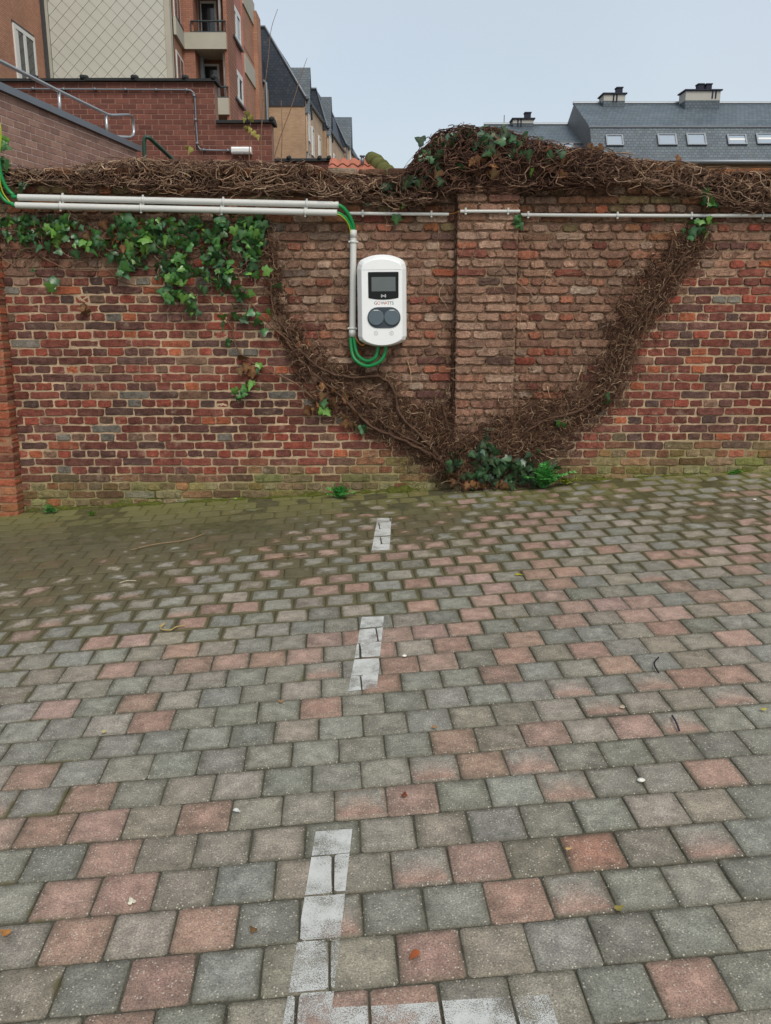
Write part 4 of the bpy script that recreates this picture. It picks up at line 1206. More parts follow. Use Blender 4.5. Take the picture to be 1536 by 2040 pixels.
M_FERN = mat_leaf('bright_leaf', 0.5, 0.4)
def weed(label, px, py, n, length, d=0.10, cols=(S(64, 140, 66), S(100, 170, 84)), leaflet=0.030, pairs=6, up=0.55, cat='plant', name='fern'):
    base = wpt(px, py, d)
    base[2] = ground_z(base[0], base[1])
    t = thing(name, label, cat, tuple(base))
    for i in range(n):
        az = random.uniform(0, 2 * math.pi); el = random.uniform(up - 0.35, up + 0.5); L = length * random.uniform(0.6, 1.1)
        dirh = np.array([math.cos(az), -abs(math.sin(az)) * 0.8, 0])
        p0 = base + np.array([random.uniform(-0.02, 0.02), random.uniform(-0.01, 0.01), 0])
        pts = [p0 + dirh * L * s * math.cos(el) + np.array([0, 0, 1]) * (L * s * math.sin(el) - 0.35 * L * s * s) for s in np.linspace(0, 1, 7)]
        m = MB(); col = lerp(cols[0], cols[1], random.random()) * random.uniform(0.8, 1.15)
        m.tube(pts, [0.0025 - 0.0015 * k / 6 for k in range(7)], 5, col * 0.8)
        for k in range(pairs):
            s = 0.25 + 0.75 * k / (pairs - 1) if pairs > 1 else 1
            f = s * 6; i0 = min(5, int(f)); p = lerp(pts[i0], pts[i0 + 1], f - i0)
            tdir = pts[i0 + 1] - pts[i0]; tdir /= np.linalg.norm(tdir)
            side = np.cross(tdir, [0, 0, 1]); side /= (np.linalg.norm(side) + 1e-9); nrm = np.cross(side, tdir)
            for sg in (-1, 1):
                lf = leaflet * (1.15 - 0.5 * s) * random.uniform(0.8, 1.2)
                ax = side * sg * 0.9 + tdir * 0.35 + nrm * random.uniform(-0.3, 0.25); ax /= np.linalg.norm(ax)
                wv = np.cross(ax, nrm); wv /= np.linalg.norm(wv)
                q = [p, p + ax * lf * 0.3 + wv * lf * 0.30, p + ax * lf * 0.75 + wv * lf * 0.26, p + ax * lf * 1.05, p + ax * lf * 0.75 - wv * lf * 0.26, p + ax * lf * 0.3 - wv * lf * 0.30, p + ax * lf * 0.5 + nrm * lf * 0.12]
                c2 = col * random.uniform(0.85, 1.2)
                m.add(q, [(0, 1, 6), (1, 2, 6), (2, 3, 6), (3, 4, 6), (4, 5, 6), (5, 0, 6)], c2)
        m.build('frond', M_FERN, t)
    return t
weed('bright green ferny plant beside the dark ivy at the pilaster foot', 1082, 968, 50, 0.26, 0.16, leaflet=0.036, up=1.15)
weed('small bright fern growing from the wall foot left of the pilaster', 677, 985, 30, 0.14, 0.12, leaflet=0.026, up=1.0)
weed('tiny green weed at the wall foot next to the orange pillar', 100, 1018, 12, 0.08, 0.10, (S(70, 128, 64), S(96, 150, 80)), 0.024, 4, 1.0, 'weed', 'weed')
weed('yellow-green weed at the far end of the pilaster foot', 1128, 960, 10, 0.10, 0.10, (S(130, 140, 40), S(150, 160, 60)), 0.024, 4, 0.8, 'weed', 'weed')
weed('low green weed at the wall foot near the picture edge', 1465, 934, 14, 0.06, 0.06, (S(70, 130, 50), S(96, 150, 60)), 0.022, 3, 0.6, 'weed', 'weed')
weed('faint tuft of moss and grass in the paving by the wall foot', 183, 1030, 12, 0.05, 0.24, (S(80, 110, 40), S(100, 126, 50)), 0.012, 3, 1.2, 'weed', 'grass_tuft')

# -- dead twigs along the wall top
def twig_crest(parent, path, n, r=(0.0018, 0.0054), lo=0.08, hi=0.32, pal=TWIGP, core_shade=S(50, 39, 32), dep=(-0.25, 0.10), flow=0.5, K=8):
    """path: px, py of the crest middle, half height in px"""
    path = np.array(path, float)
    st = np.empty((n, 3)); a = np.empty(n)
    w = np.hypot(np.diff(path[:, 0]), 0 * np.diff(path[:, 0])) * (path[:-1, 2] + path[1:, 2])
    ii = rng.choice(len(w), n, p=w / w.sum()); tt = rng.random(n)
    for k in range(n):
        c = path[ii[k]] + (path[ii[k] + 1] - path[ii[k]]) * tt[k]
        off = np.clip(rng.normal(0, 0.55), -1.2, 1.15)
        x, z = wp(c[0], c[1] + off * c[2]); d = rng.uniform(*dep) * (1 if off < 0.2 else 0.3) + (0.05 if off > 0.2 else 0)
        st[k] = (x, z, d); a[k] = rng.normal(0, flow) + (math.pi if rng.random() < 0.5 else 0)
        if off > 0.35 and rng.random() < 0.6: a[k] = -1.57 + rng.normal(0, 0.6)
    P = curly(st, a, rng.uniform(lo, hi, n), K, 1.15, (-0.35, 0.3), 0.05)
    gx = np.linspace(path[0, 0], path[-1, 0], 80)
    tops = [wp(q, np.interp(q, path[:, 0], path[:, 1]) - 0.86 * np.interp(q, path[:, 0], path[:, 2])) for q in gx]
    bots = [wp(q, np.interp(q, path[:, 0], path[:, 1]) + 0.80 * np.interp(q, path[:, 0], path[:, 2])) for q in gx]
    zt = np.interp(P[..., 0], [q[0] for q in tops], [q[1] for q in tops]); zb = np.interp(P[..., 0], [q[0] for q in bots], [q[1] for q in bots])
    wild = (rng.random(n) < -1.0)[:, None]
    P[..., 2] = np.where((P[..., 2] > zt) & ~wild, zt + (P[..., 2] - zt) * 0.16, P[..., 2])
    P[..., 2] = np.where((P[..., 2] < zb) & ~wild, zb + (P[..., 2] - zb) * 0.35, P[..., 2])
    fibres('twigs', P, rng.uniform(*r, n), strand_cols(n, pal), M_ROOT, parent, 4)['kind'] = 'stuff'
    m = MB(); vv, cc = [], []; Kc = 13  # inner mat, coloured dark to paint the shade in gaps between twigs
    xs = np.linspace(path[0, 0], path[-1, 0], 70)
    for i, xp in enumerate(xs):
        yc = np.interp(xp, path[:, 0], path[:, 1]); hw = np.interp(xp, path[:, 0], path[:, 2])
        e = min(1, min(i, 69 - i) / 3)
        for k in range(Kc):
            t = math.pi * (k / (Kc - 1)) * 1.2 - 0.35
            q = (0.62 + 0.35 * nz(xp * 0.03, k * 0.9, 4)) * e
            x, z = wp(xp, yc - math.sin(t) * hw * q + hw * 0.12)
            vv.append(W(x, z, math.cos(t) * 0.13 * q - 0.06 + 0.02 * nz(xp * 0.1, k * 2.0))); cc.append(core_shade * (0.8 + 0.5 * nz(xp * 0.2, k * 1.3, 2)))
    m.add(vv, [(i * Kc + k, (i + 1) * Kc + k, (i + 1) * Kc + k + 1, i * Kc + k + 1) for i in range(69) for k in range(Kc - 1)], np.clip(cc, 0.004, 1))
    m.build('gap_shade_core', M_MAT, parent, True)
cl = thing('dry_ivy_crest', 'tangle of dry grey-brown ivy twigs along the wall top above the thick conduits', 'dry ivy', tuple(W(-1.2, WTOP + 0.05, 0)))
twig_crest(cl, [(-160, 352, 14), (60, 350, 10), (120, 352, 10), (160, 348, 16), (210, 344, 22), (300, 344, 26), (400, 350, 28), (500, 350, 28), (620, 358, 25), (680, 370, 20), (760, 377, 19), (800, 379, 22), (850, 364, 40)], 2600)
leaves(cl, leaf_cluster([(45, 372, 12, 6, 4), (735, 405, 6, 4, 2), (775, 372, 16, 12, 6)], 0.04, 0.07, 0.04, 0.1), BANK_D, M_LEAF, 40)
hump = thing('ivy_mound', 'big mound of dead ivy heaped on the pilaster top with a few dark leaves', 'dry ivy', tuple(W(0.95, WTOP + 0.1, 0)))
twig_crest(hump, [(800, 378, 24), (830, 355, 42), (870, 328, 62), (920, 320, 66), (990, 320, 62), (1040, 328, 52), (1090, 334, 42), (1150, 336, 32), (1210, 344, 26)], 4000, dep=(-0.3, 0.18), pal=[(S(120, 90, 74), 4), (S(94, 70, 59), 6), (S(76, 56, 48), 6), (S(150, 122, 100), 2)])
leaves(hump, leaf_cluster([(900, 282, 40, 18, 24), (960, 270, 50, 12, 30), (1000, 280, 36, 14, 26), (1030, 292, 36, 12, 14), (860, 315, 24, 22, 16), (850, 350, 24, 20, 12), (820, 360, 14, 10, 8), (970, 300, 60, 14, 12), (1060, 306, 30, 10, 8), (1120, 312, 20, 8, 5)], 0.045, 0.085, -0.15, 0.22, 1.4), BANK_D, M_LEAF, 200)
leaves(hump, leaf_cluster([(975, 305, 8, 6, 2), (915, 338, 6, 6, 2), (1010, 276, 10, 6, 1), (1060, 345, 5, 5, 1)], 0.05, 0.08, 0.10, 0.24), BANK_G, M_LEAF, 40)
leaves(hump, leaf_cluster([(940, 340, 60, 30, 14), (860, 345, 30, 20, 8), (1080, 330, 40, 20, 8), (1000, 320, 60, 30, 10)], 0.05, 0.08, 0.06, 0.2), BANK_B, M_DRYLEAF, 40, 'dead_leaf')
cr = thing('dry_ivy_crest', 'tangle of dry ivy twigs along the wall top at the slate roof side', 'dry ivy', tuple(W(2.2, WTOP + 0.05, 0)))
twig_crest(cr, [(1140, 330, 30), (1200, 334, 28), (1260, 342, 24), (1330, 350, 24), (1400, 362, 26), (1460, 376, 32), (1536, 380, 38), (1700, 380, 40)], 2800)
leaves(cr, leaf_cluster([(1405, 395, 10, 10, 7), (1412, 410, 8, 8, 5), (1398, 385, 6, 5, 2)], 0.05, 0.075, 0.05, 0.12), BANK_G, M_LEAF, 40)
leaves(cr, leaf_cluster([(1180, 300, 10, 8, 5), (1352, 326, 8, 6, 3)], 0.05, 0.08, 0.0, 0.1), BANK_B, M_DRYLEAF, 40, 'dead_leaf')
sp_ = thing('ivy_sprig', 'small green ivy sprig at the pilaster edge under the thin conduit', 'ivy', tuple(wpt(1030, 440, 0.03)))
leaves(sp_, leaf_cluster([(1028, 450, 8, 9, 6), (1032, 438, 6, 5, 4)], 0.05, 0.075, 0.06, 0.09), BANK_G, M_LEAF, 20)
sp_ = thing('ivy_sprig', 'single ivy leaf pointing down under the thin conduit near the charging unit', 'ivy', tuple(wpt(790, 434, 0.03)))
leaves(sp_, [(wpt(790, 436, 0.05), 0.07, 0.0, 0.1, 0.1), (wpt(805, 408, 0.05), 0.05, 0.5, 0.1, 0.1)], BANK_G, M_LEAF, 20)
sp_ = thing('ivy_sprig', 'ivy leaves behind the green cable bend at the picture edge', 'ivy', tuple(wpt(5, 330, 0.03)))
leaves(sp_, leaf_cluster([(6, 290, 6, 14, 5), (4, 320, 6, 10, 4), (10, 390, 8, 8, 3)], 0.05, 0.08, 0.06, 0.11), BANK_G, M_LEAF, 20)

# -- thin bare shoots standing above the wall
def shoot(label, paths, leafspots, Y=6.6, cat='sapling'):
    b = at(*paths[0][0], Y); b[2] = WTOP - 0.1
    t = thing('bare_sapling', label, cat, tuple(b))
    for path in paths:
        m = MB(); pts = spline([at(px, py, Y) for px, py in path], 6); n = len(pts)
        m.tube(pts, [lerp(0.0045, 0.0016, k / (n - 1)) for k in range(n)], 6, S(128, 104, 84)); m.build('branch', M_ROOT, t, True)
    if leafspots:
        bank = leaf_bank([(S(170, 158, 84), 3), (S(150, 140, 76), 2), (S(176, 146, 80), 1)], 4)
        leaves(t, [(at(px, py, Y - 0.02), random.uniform(0.035, 0.06), random.uniform(-1, 1), random.uniform(-0.3, 0.6), random.uniform(-0.6, 0.6)) for px, py in leafspots], bank, M_DRYLEAF, 40)
    return t
shoot('bare shoots with yellow leaves rising in front of the dark red wall', [[(523, 350), (520, 290), (522, 240), (524, 200), (534, 120), (540, 60), (553, 18)], [(496, 345), (497, 290), (500, 230)], [(540, 340), (556, 280), (580, 215), (600, 150), (612, 115)], [(560, 330), (562, 260), (560, 200)]],
      [(492, 228), (500, 236), (486, 238), (498, 258), (506, 266), (492, 256), (514, 272), (372, 294), (378, 298)])
shoot('thin bare twigs leaning out of the ivy mound against the sky', [[(830, 350), (840, 330), (850, 300), (862, 270)], [(845, 335), (855, 300), (868, 272), (884, 264)]], [], 6.2)

# -- moss creeping along the foot of the wall
for nm, x0, x1, hh, sd in (('a', -2.6, 0.30, 0.05, 1), ('b', 1.15, 3.4, 0.03, 2)):
    m = MB(); vv, cc = [], []; n = 160; Kc = 7
    for i in range(n + 1):
        x = lerp(x0, x1, i / n); g = ground_z(x, WY)
        a = max(0.0, 0.25 + nz(x * 5, sd) + 0.5 * nz(x * 17, sd)) * hh
        for k in range(Kc):
            t = k / (Kc - 1) * math.pi / 2
            y = WY - 0.008 - math.cos(t) * a * 1.6; z = g - 0.004 + math.sin(t) * a
            vv.append((x, y + 0.006 * nz(x * 40, k), z + 0.006 * nz(x * 40, k, 4))); cc.append(lerp(S(86, 92, 40), S(120, 124, 62), 0.5 + nz(x * 20, k * 2.0)) * 0.8)
    m.add(vv, [(i * Kc + k, (i + 1) * Kc + k, (i + 1) * Kc + k + 1, i * Kc + k + 1) for i in range(n) for k in range(Kc - 1)], np.clip(cc, 0.01, 1))
    o = m.build('moss', M_MOSS, None, True); o['kind'] = 'stuff'; o['label'] = 'green moss creeping along the foot of the old wall ' + ('near the orange pillar' if sd == 1 else 'beyond the pilaster'); o['category'] = 'moss'

# ------------------------------------------------------------------ litter on the paving
def litter_leaf(label, px, py, size, col, cat='leaf'):
    u, v = groundpix(px, py); a = random.uniform(0, 6.28)
    vs, fs, cs = leaf_mesh(col, col * 1.3, random.choice((2, 3)), 0.7, random.uniform(-0.5, 0.6), random.uniform(-0.4, 0.5))
    m = MB()
    m.add([G(u + size * (p[0] * math.cos(a) - p[1] * math.sin(a)), v + size * (p[0] * math.sin(a) + p[1] * math.cos(a)), 0.010 + size * p[2] * 0.5) for p in vs], [f[::-1] for f in fs], cs)
    tag(m.build('fallen_leaf', M_DRYLEAF, None, origin=G(u, v)), label, cat, 'leaves fallen on the paving')
for label, px, py, s, c in (
    ('curled pale dry leaf on a red paver left of the longest dash', 263, 1801, 0.030, S(196, 190, 170)),
    ('curled brown leaf on the paver right of the longest dash', 827, 1906, 0.030, S(140, 76, 44)),
    ('small brown leaf beside the foot of the longest dash', 505, 1858, 0.026, S(96, 72, 44)),
    ('brown leaf at the picture edge on a grey-brown paver', 12, 1865, 0.034, S(150, 104, 56)),
    ('pale leaf scrap above the longest dash on a brown paver', 471, 1620, 0.024, S(196, 196, 190)),
    ('brown leaf lying across a red paver right of the parking line', 806, 1588, 0.028, S(110, 62, 40)),
    ('small tan leaf below the middle dash', 865, 1453, 0.022, S(150, 110, 70)),
    ('yellow-green leaf on the paving right of the nearest dash to the wall', 1033, 1147, 0.042, S(150, 144, 40)),
    ('small tan leaf left of the middle dash end', 560, 1402, 0.024, S(150, 110, 66)),
    ('yellow dry leaf near the picture edge on a grey paver', 1521, 1418, 0.026, S(160, 150, 70)),
    ('twisted green-brown leaf on the joint between two grey pavers', 1233, 1816, 0.028, S(120, 110, 60)),
    ('curled tan leaf on the strongly red paver', 1132, 1697, 0.018, S(180, 150, 100)),
    ('pale curled leaf on the mossy paving by the wall', 1461, 979, 0.036, S(210, 196, 150)),
    ('pale dry leaf scrap on a pinkish paver in mid yard', 1240, 1413, 0.028, S(176, 158, 136)),
    ('tan leaf lying on the dirty paving left of the parking line', 614, 1073, 0.026, S(176, 126, 80)),
    ('tan leaf lying beside the dash at the wall', 1155, 1018, 0.034, S(150, 110, 84)),
    ('yellowish leaf scrap on the grey pavers at mid left', 208, 1462, 0.024, S(160, 148, 100)),
    ('green fallen leaf standing against the mossy wall foot', 470, 996, 0.040, S(130, 170, 70))):
    litter_leaf(label, px, py, s, c)
def litter_twig(label, pts, r, col, name='twig', cat='twig'):
    P = [G(*groundpix(px, py), 0.008 + 0.004 * (k % 2)) for k, (px, py) in enumerate(pts)]
    m = MB(); m.tube(spline(P, 4), r, 6, col); tag(m.build(name, M_ROOT, None, True), label, cat, 'twigs lying on the paving')
litter_twig('long pale twig lying on the dark dirty paving', [(262, 1098), (310, 1088), (372, 1078), (412, 1065)], 0.003, S(140, 118, 90))
litter_twig('curled pale straw lying on the paving at mid left', [(318, 1252), (330, 1246), (320, 1256), (340, 1260), (352, 1252), (370, 1251)], 0.003, S(170, 150, 100))
litter_twig('bent dark twig on the grey pavers far right', [(1312, 1313), (1303, 1328), (1312, 1344)], 0.003, S(40, 38, 40))
litter_twig('straight dark twig on a grey paver near the picture edge', [(1339, 1430), (1347, 1446), (1353, 1460)], 0.0034, S(52, 50, 64))
litter_twig('thin pale straw on the dark dirty paving', [(238, 1164), (255, 1161), (272, 1160)], 0.003, S(170, 160, 140))
litter_twig('thin twig lying on the joint at mid left', [(520, 1120), (560, 1115), (610, 1108)], 0.003, S(110, 90, 66))
def pebble(label, px, py, size, col):
    u, v = groundpix(px, py); m = MB(); vs, fs = [], []
    for j in range(5):
        t = math.pi * j / 4
        for k in range(8):
            a = 2 * math.pi * k / 8
            vs.append(G(u + size * math.sin(t) * math.cos(a) * 1.3 * (1 + 0.2 * nz(k, j, px)), v + size * math.sin(t) * math.sin(a), 0.002 + size * 0.5 * (1 - math.cos(t))))
    for j in range(4):
        for k in range(8): fs.append((j * 8 + k, j * 8 + (k + 1) % 8, (j + 1) * 8 + (k + 1) % 8, (j + 1) * 8 + k))
    m.add(vs, fs, col); tag(m.build('pebble', M_ROOT, None, True, origin=G(u, v)), label, 'pebble', 'pebbles lying on the paving')
pebble('white pebble on the joint between two pavers at mid right', 1277, 1558, 0.010, S(206, 204, 194))
pebble('white pebble on the grey paver right of the middle dash', 806, 1309, 0.008, S(220, 216, 206))
pebble('small white stone on the mossy paving by the wall far right', 1503, 997, 0.010, S(214, 206, 190))


# ------------------------------------------------------------------ behind the wall: yard walls, ramp, rails
MODC = [(S(112, 72, 63), 5), (S(104, 68, 60), 4), (S(120, 77, 66), 3)]
RAMPC = [(S(150, 118, 106), 5), (S(142, 112, 101), 4), (S(158, 126, 112), 3)]
def modern_wall(t, poly, mapf, bh, bw, pal, mortar, name='brick'):
    """running bond of thin brick faces clipped to a polygon given in wall coordinates (a, z)"""
    poly = ccw(poly)
    a0, a1 = min(p[0] for p in poly), max(p[0] for p in poly); z0, z1 = min(p[1] for p in poly), max(p[1] for p in poly)
    pcs = []; r = 0; z = z0
    while z < z1:
        a = a0 - (bw / 2 if r % 2 else 0) 
        while a < a1:
            q = [(a + 0.007, z + 0.007), (a + bw - 0.007, z + 0.007), (a + bw - 0.007, z + bh - 0.007), (a + 0.007, z + bh - 0.007)]
            c = clip_convex(q, poly)
            if len(c) >= 3:
                col = choose(pal) * random.uniform(0.9, 1.08); f = random.uniform(0.004, 0.007)
                n = len(c); vs = [mapf(p[0], p[1], -0.02) for p in c] + [mapf(p[0], p[1], f) for p in c]
                fs = [tuple(range(n, 2 * n))] + [(i, (i + 1) % n, (i + 1) % n + n, i + n) for i in range(n)]
                pcs.append((view_area(vs), vs, fs, [col] * (2 * n)))
            a += bw
        z += bh; r += 1
    emit(pcs, name, 'small_bricks', M_MODBRICK, t, 300, False)

RY = 14.5
def RW(a, z, d): return np.array([a, RY - d, z])
red = thing('courtyard_wall', 'dark red brick wall with stepped black tile coping behind the old wall', 'brick wall', tuple(at(300, 330, RY)))
XL = at(-130, 150, RY)[0]; XS = at(427, 200, RY)[0]; XR = at(541, 280, RY)[0]
ZT, ZT2, ZB = at(200, 163, RY)[2], at(480, 246, RY)[2], at(300, 420, RY)[2]
M_MODMORT = mat_flat('dark_wall_mortar', S(150, 116, 102), 0.95, 0.1)
modern_wall(red, [(XL, ZB), (XS, ZB), (XS, ZT), (XL, ZT)], RW, 0.075, 0.22, MODC, None)
modern_wall(red, [(XS, ZB), (XR, ZB), (XR, ZT2), (XS, ZT2)], RW, 0.075, 0.22, MODC, None)
m = MB(); m.box((XL, RY, gz), (XS, RY + 0.3, ZT)); m.box((XS, RY + 0.0005, gz), (XR, RY + 0.3, ZT2)); m.build('mortar', M_MODMORT, red)
def tile_coping(t, xa, xb, z, y0, y1, step=0.62, th=0.055):
    x = xa
    while x < xb - 0.05:
        w = min(step, xb - x); dz = random.uniform(-0.004, 0.004)
        m = MB(); m.prism([(x, y0 - 0.07, z + dz), (x, y0 - 0.07, z + th * 0.7 + dz), (x, (y0 + y1) / 2, z + th * 1.5 + dz), (x, y1 + 0.07, z + th * 0.7 + dz), (x, y1 + 0.07, z + dz)], (w - 0.008, 0, 0)); m.build('coping_tile', M_COPING, t)
        m = MB(); m.tube([(x + w - 0.05, (y0 - 0.085), z + th * 0.9), (x + w - 0.05, (y0 + y1) / 2, z + th * 1.75)], 0.035, 8); m.build('ridge_roll', M_COPING, t, True)
        x += w
tile_coping(red, XL, XS + 0.06, ZT, RY, RY + 0.3, 0.78)
tile_coping(red, XS + 0.02, XR + 0.06, ZT2, RY, RY + 0.3, 0.50)
# thin pipe and lamp on the dark red wall
t = thing('wall_pipe', 'thin grey pipe with clips bending down the dark red wall', 'pipe', tuple(at(390, 250, RY)))
pp = [at(-80, 176, RY - 0.04), at(0, 177, RY - 0.04), at(370, 179, RY - 0.04), at(380, 180, RY - 0.04), at(386, 185, RY - 0.04), at(388, 192, RY - 0.04), at(391, 250, RY - 0.04), at(394, 290, RY - 0.04), at(398, 297, RY - 0.04), at(406, 299, RY - 0.04), at(462, 300, RY - 0.04)]
m = MB(); m.tube(pp, 0.013, 8); m.build('pipe', M_LEAD, t, True)
for (px, py) in ((66, 177), (127, 178), (189, 178), (250, 178.5), (311, 179), (372, 179.5), (387, 191), (390, 239), (393, 286), (406, 299), (454, 300)):
    c = at(px, py, RY - 0.04); m = MB(); m.tube([c + np.array([0, -0.026, 0]), c + np.array([0, 0.036, 0])], 0.024, 8); m.build('clip', M_LEAD, t, True)
t = thing('wall_lamp', 'white box lamp at the end of the thin pipe on the dark red wall', 'lamp', tuple(at(480, 300, RY - 0.1)))
a, b = at(461, 306, RY - 0.12), at(500, 292, RY - 0.12)
m = MB(); m.prism([(a[0], RY - 0.002, a[2]), (a[0], RY - 0.10, a[2]), (a[0], RY - 0.12, a[2] + 0.02), (a[0], RY - 0.12, b[2] - 0.02), (a[0], RY - 0.10, b[2]), (a[0], RY - 0.002, b[2])], (b[0] - a[0], 0, 0)); m.build('lamp_body', M_WHITEPL, t)
m = MB(); m.box((a[0] + 0.01, RY - 0.128, a[2] + 0.03), (b[0] - 0.01, RY - 0.118, b[2] - 0.03)); m.build('diffuser', M_FRAMEW, t)

# lower wall going on behind
LY = 16.5
t = thing('courtyard_wall', 'low dark red brick wall with coping next to the orange tiled roof', 'brick wall', tuple(at(600, 330, LY)))
xa, xb = at(520, 330, LY)[0], at(655, 330, LY)[0]; z1 = at(600, 322, LY)[2]; z0 = at(600, 400, LY)[2]
def LW(a, z, d): return np.array([a, LY - d, z])
modern_wall(t, [(xa, z0), (xb, z0), (xb, z1), (xa, z1)], LW, 0.075, 0.22, MODC, None)
m = MB(); m.box((xa, LY, gz), (xb, LY + 0.3, z1)); m.build('mortar', M_MODMORT, t)
tile_coping(t, xa, xb + 0.05, z1, LY, LY + 0.3, 0.55)

# ramp wall running away, its sloping metal coping, and the handrails
rd = np.array([0.143, 1.0]) / math.hypot(0.143, 1.0)          # direction of the ramp
end = at(272, 310, 13.0)[:2]
def RP(s, z, d): return np.array([end[0] + rd[0] * s + rd[1] * d, end[1] + rd[1] * s - rd[0] * d, z])
def rampz(px, py):                                              # ramp coordinates for a picture position
    r = ray(px, py); nrm = np.array([rd[1], -rd[0]])
    tt = (end @ nrm) / (r[:2] @ nrm); q = np.array([r[0] * tt, r[1] * tt]); return (q - end) @ rd, CAM_Z + r[2] * tt
ramp_t = thing('ramp_wall', 'mauve brick ramp wall with a sloping metal coping', 'brick wall', (end[0], end[1], gz))
s0, c0 = rampz(0, 182); s1, c1 = rampz(272, 301)
sl = (c1 - c0) / (s1 - s0)
sA = s0 - 3.0
cz = lambda s: c1 + sl * (s - s1)
modern_wall(ramp_t, [(sA, 0.9), (0, 0.9), (0, cz(0)), (sA, cz(sA))], RP, 0.075, 0.22, RAMPC, None)
m = MB(); m.prism([RP(sA, gz, 0), RP(0, gz, 0), RP(0, cz(0), 0), RP(sA, cz(sA), 0)], tuple(RP(0, 0, -0.3) - RP(0, 0, 0))); m.build('mortar', mat_flat('pale_wall_mortar', S(208, 184, 170), 0.95, 0.1), ramp_t)
m = MB(); m.prism([RP(sA, cz(sA), 0.05), RP(0.08, cz(0.08), 0.05), RP(0.08, cz(0.08) + 0.075, 0.05), RP(sA, cz(sA) + 0.075, 0.05)], tuple(RP(0, 0, -0.38) - RP(0, 0, 0))); m.build('coping', M_LEAD, ramp_t)
def rpt(px, py, d=-0.12):
    r = ray(px, py); nrm = np.array([rd[1], -rd[0]]); e2 = end + nrm * d
    tt = (e2 @ nrm) / (r[:2] @ nrm); return np.array([0, 0, CAM_Z]) + r * tt
rail = thing('steel_handrail', 'stainless steel handrail with a closed loop end on the ramp wall', 'handrail', tuple(rpt(215, 270)))
m = MB(); m.tube([rpt(-140, 52), rpt(0, 122), rpt(110, 178), rpt(205, 224), rpt(213, 228), rpt(222, 230), rpt(255, 229), rpt(262, 231), rpt(265, 237), rpt(267, 262), rpt(265, 270), rpt(259, 274), rpt(224, 272)], 0.021, 12); m.build('tube_rail', M_STEEL, rail, True)
for (p, q) in (((117, 180), (121, 234)), ((211, 228), (215, 274)), ((-60, 92), (-52, 158))):
    m = MB(); m.tube([rpt(*p), rpt(q[0], q[1] + 3)], 0.019, 12); m.build('post', M_STEEL, rail, True)
t = thing('green_handrail', 'dark green painted handrail rising above the dry ivy', 'handrail', tuple(at(288, 330, 11.5)))
m = MB(); m.tube([at(291, 400, 11.5), at(289, 330, 11.5), at(287, 285, 11.5), at(288, 276, 11.5), at(292, 272, 11.5), at(298, 275, 11.5), at(325, 300, 11.8), at(357, 330, 12.1), at(400, 372, 12.5)], 0.026, 10); m.build('tube_rail', M_GREENSTEEL, t, True)
m = MB(); c = at(343, 317, 12.0); c2 = at(346, 320, 12.02); m.tube([c, c2], 0.032, 10); m.build('joint_sleeve', M_GREENSTEEL, t, True)

# small outhouse with an orange tiled hip roof
SY = 9.5
shed = thing('outhouse', 'small outhouse with orange pantile roof and mossy hip ridge', 'outhouse', tuple(at(710, 420, SY)))
zR, zE = at(700, 320, SY + 1.6)[2], at(700, 400, SY)[2]
xl, xr_t, xr_b = at(640, 360, SY)[0], at(740, 322, SY + 1.6)[0], at(822, 400, SY)[0]
m = MB(); m.box((xl, SY + 0.15, gz), (xr_b - 0.1, SY + 3.0, zE)); m.build('wall', M_ORBR, shed)
m = MB(); m.prism([(xl, SY, zE), (xr_b, SY, zE), (xr_t, SY + 1.6, zR - 0.03), (xl, SY + 1.6, zR - 0.03)], (0, 0, -0.05)); rf = m.build('roof', M_PANTILE, shed)
m = MB(); m.prism([(xr_b, SY, zE), (xr_b, SY + 3.2, zE), (xr_t, SY + 1.6, zR - 0.03)], (0, 0, -0.05)); m.build('hip_slope', M_PANTILE, shed)
nrow = 6
for r in range(nrow):
    f0, f1 = r / nrow, (r + 1) / nrow
    x = xl
    while x < lerp(xr_b, xr_t, f0) - 0.04:
        m = MB(); vs = []
        for k in range(6):
            u = k / 5; h = 0.022 * math.sin(math.pi * min(1, u * 1.5)) - 0.010 * math.sin(math.pi * max(0, u - 0.66) * 3) + 0.012
            for f, lift in ((f0 - 0.03, 0.016), (f1, 0.0)):
                vs.append((min(x + 0.125 * u, lerp(xr_b, xr_t, f)), lerp(SY, SY + 1.6, f), lerp(zE, zR, f) + h + lift))
        m.add(vs, [(2 * k, 2 * k + 2, 2 * k + 3, 2 * k + 1) for k in range(5)]); m.build('roof_tile', M_PANTILE, rf, True)
        x += 0.12
for k in range(7):
    f0, f1 = k / 7, (k + 1) / 7
    a = np.array([lerp(xr_b, xr_t, f0), lerp(SY, SY + 1.6, f0), lerp(zE, zR, f0) + 0.03]); b = np.array([lerp(xr_b, xr_t, f1), lerp(SY, SY + 1.6, f1), lerp(zE, zR, f1) + 0.02])
    m = MB(); m.tube([a, b], [0.10, 0.085], 12); m.build('ridge_tile', M_MOSSTILE, shed, True)
m = MB(); a = at(722, 328, SY + 1.2); m.tube([a, a + np.array([0, 0, 0.085])], 0.022, 10); m.tube([a + np.array([0, 0, 0.085]), a + np.array([0, 0, 0.10])], 0.034, 10); m.build('vent_pipe', M_LEAD, shed, True)

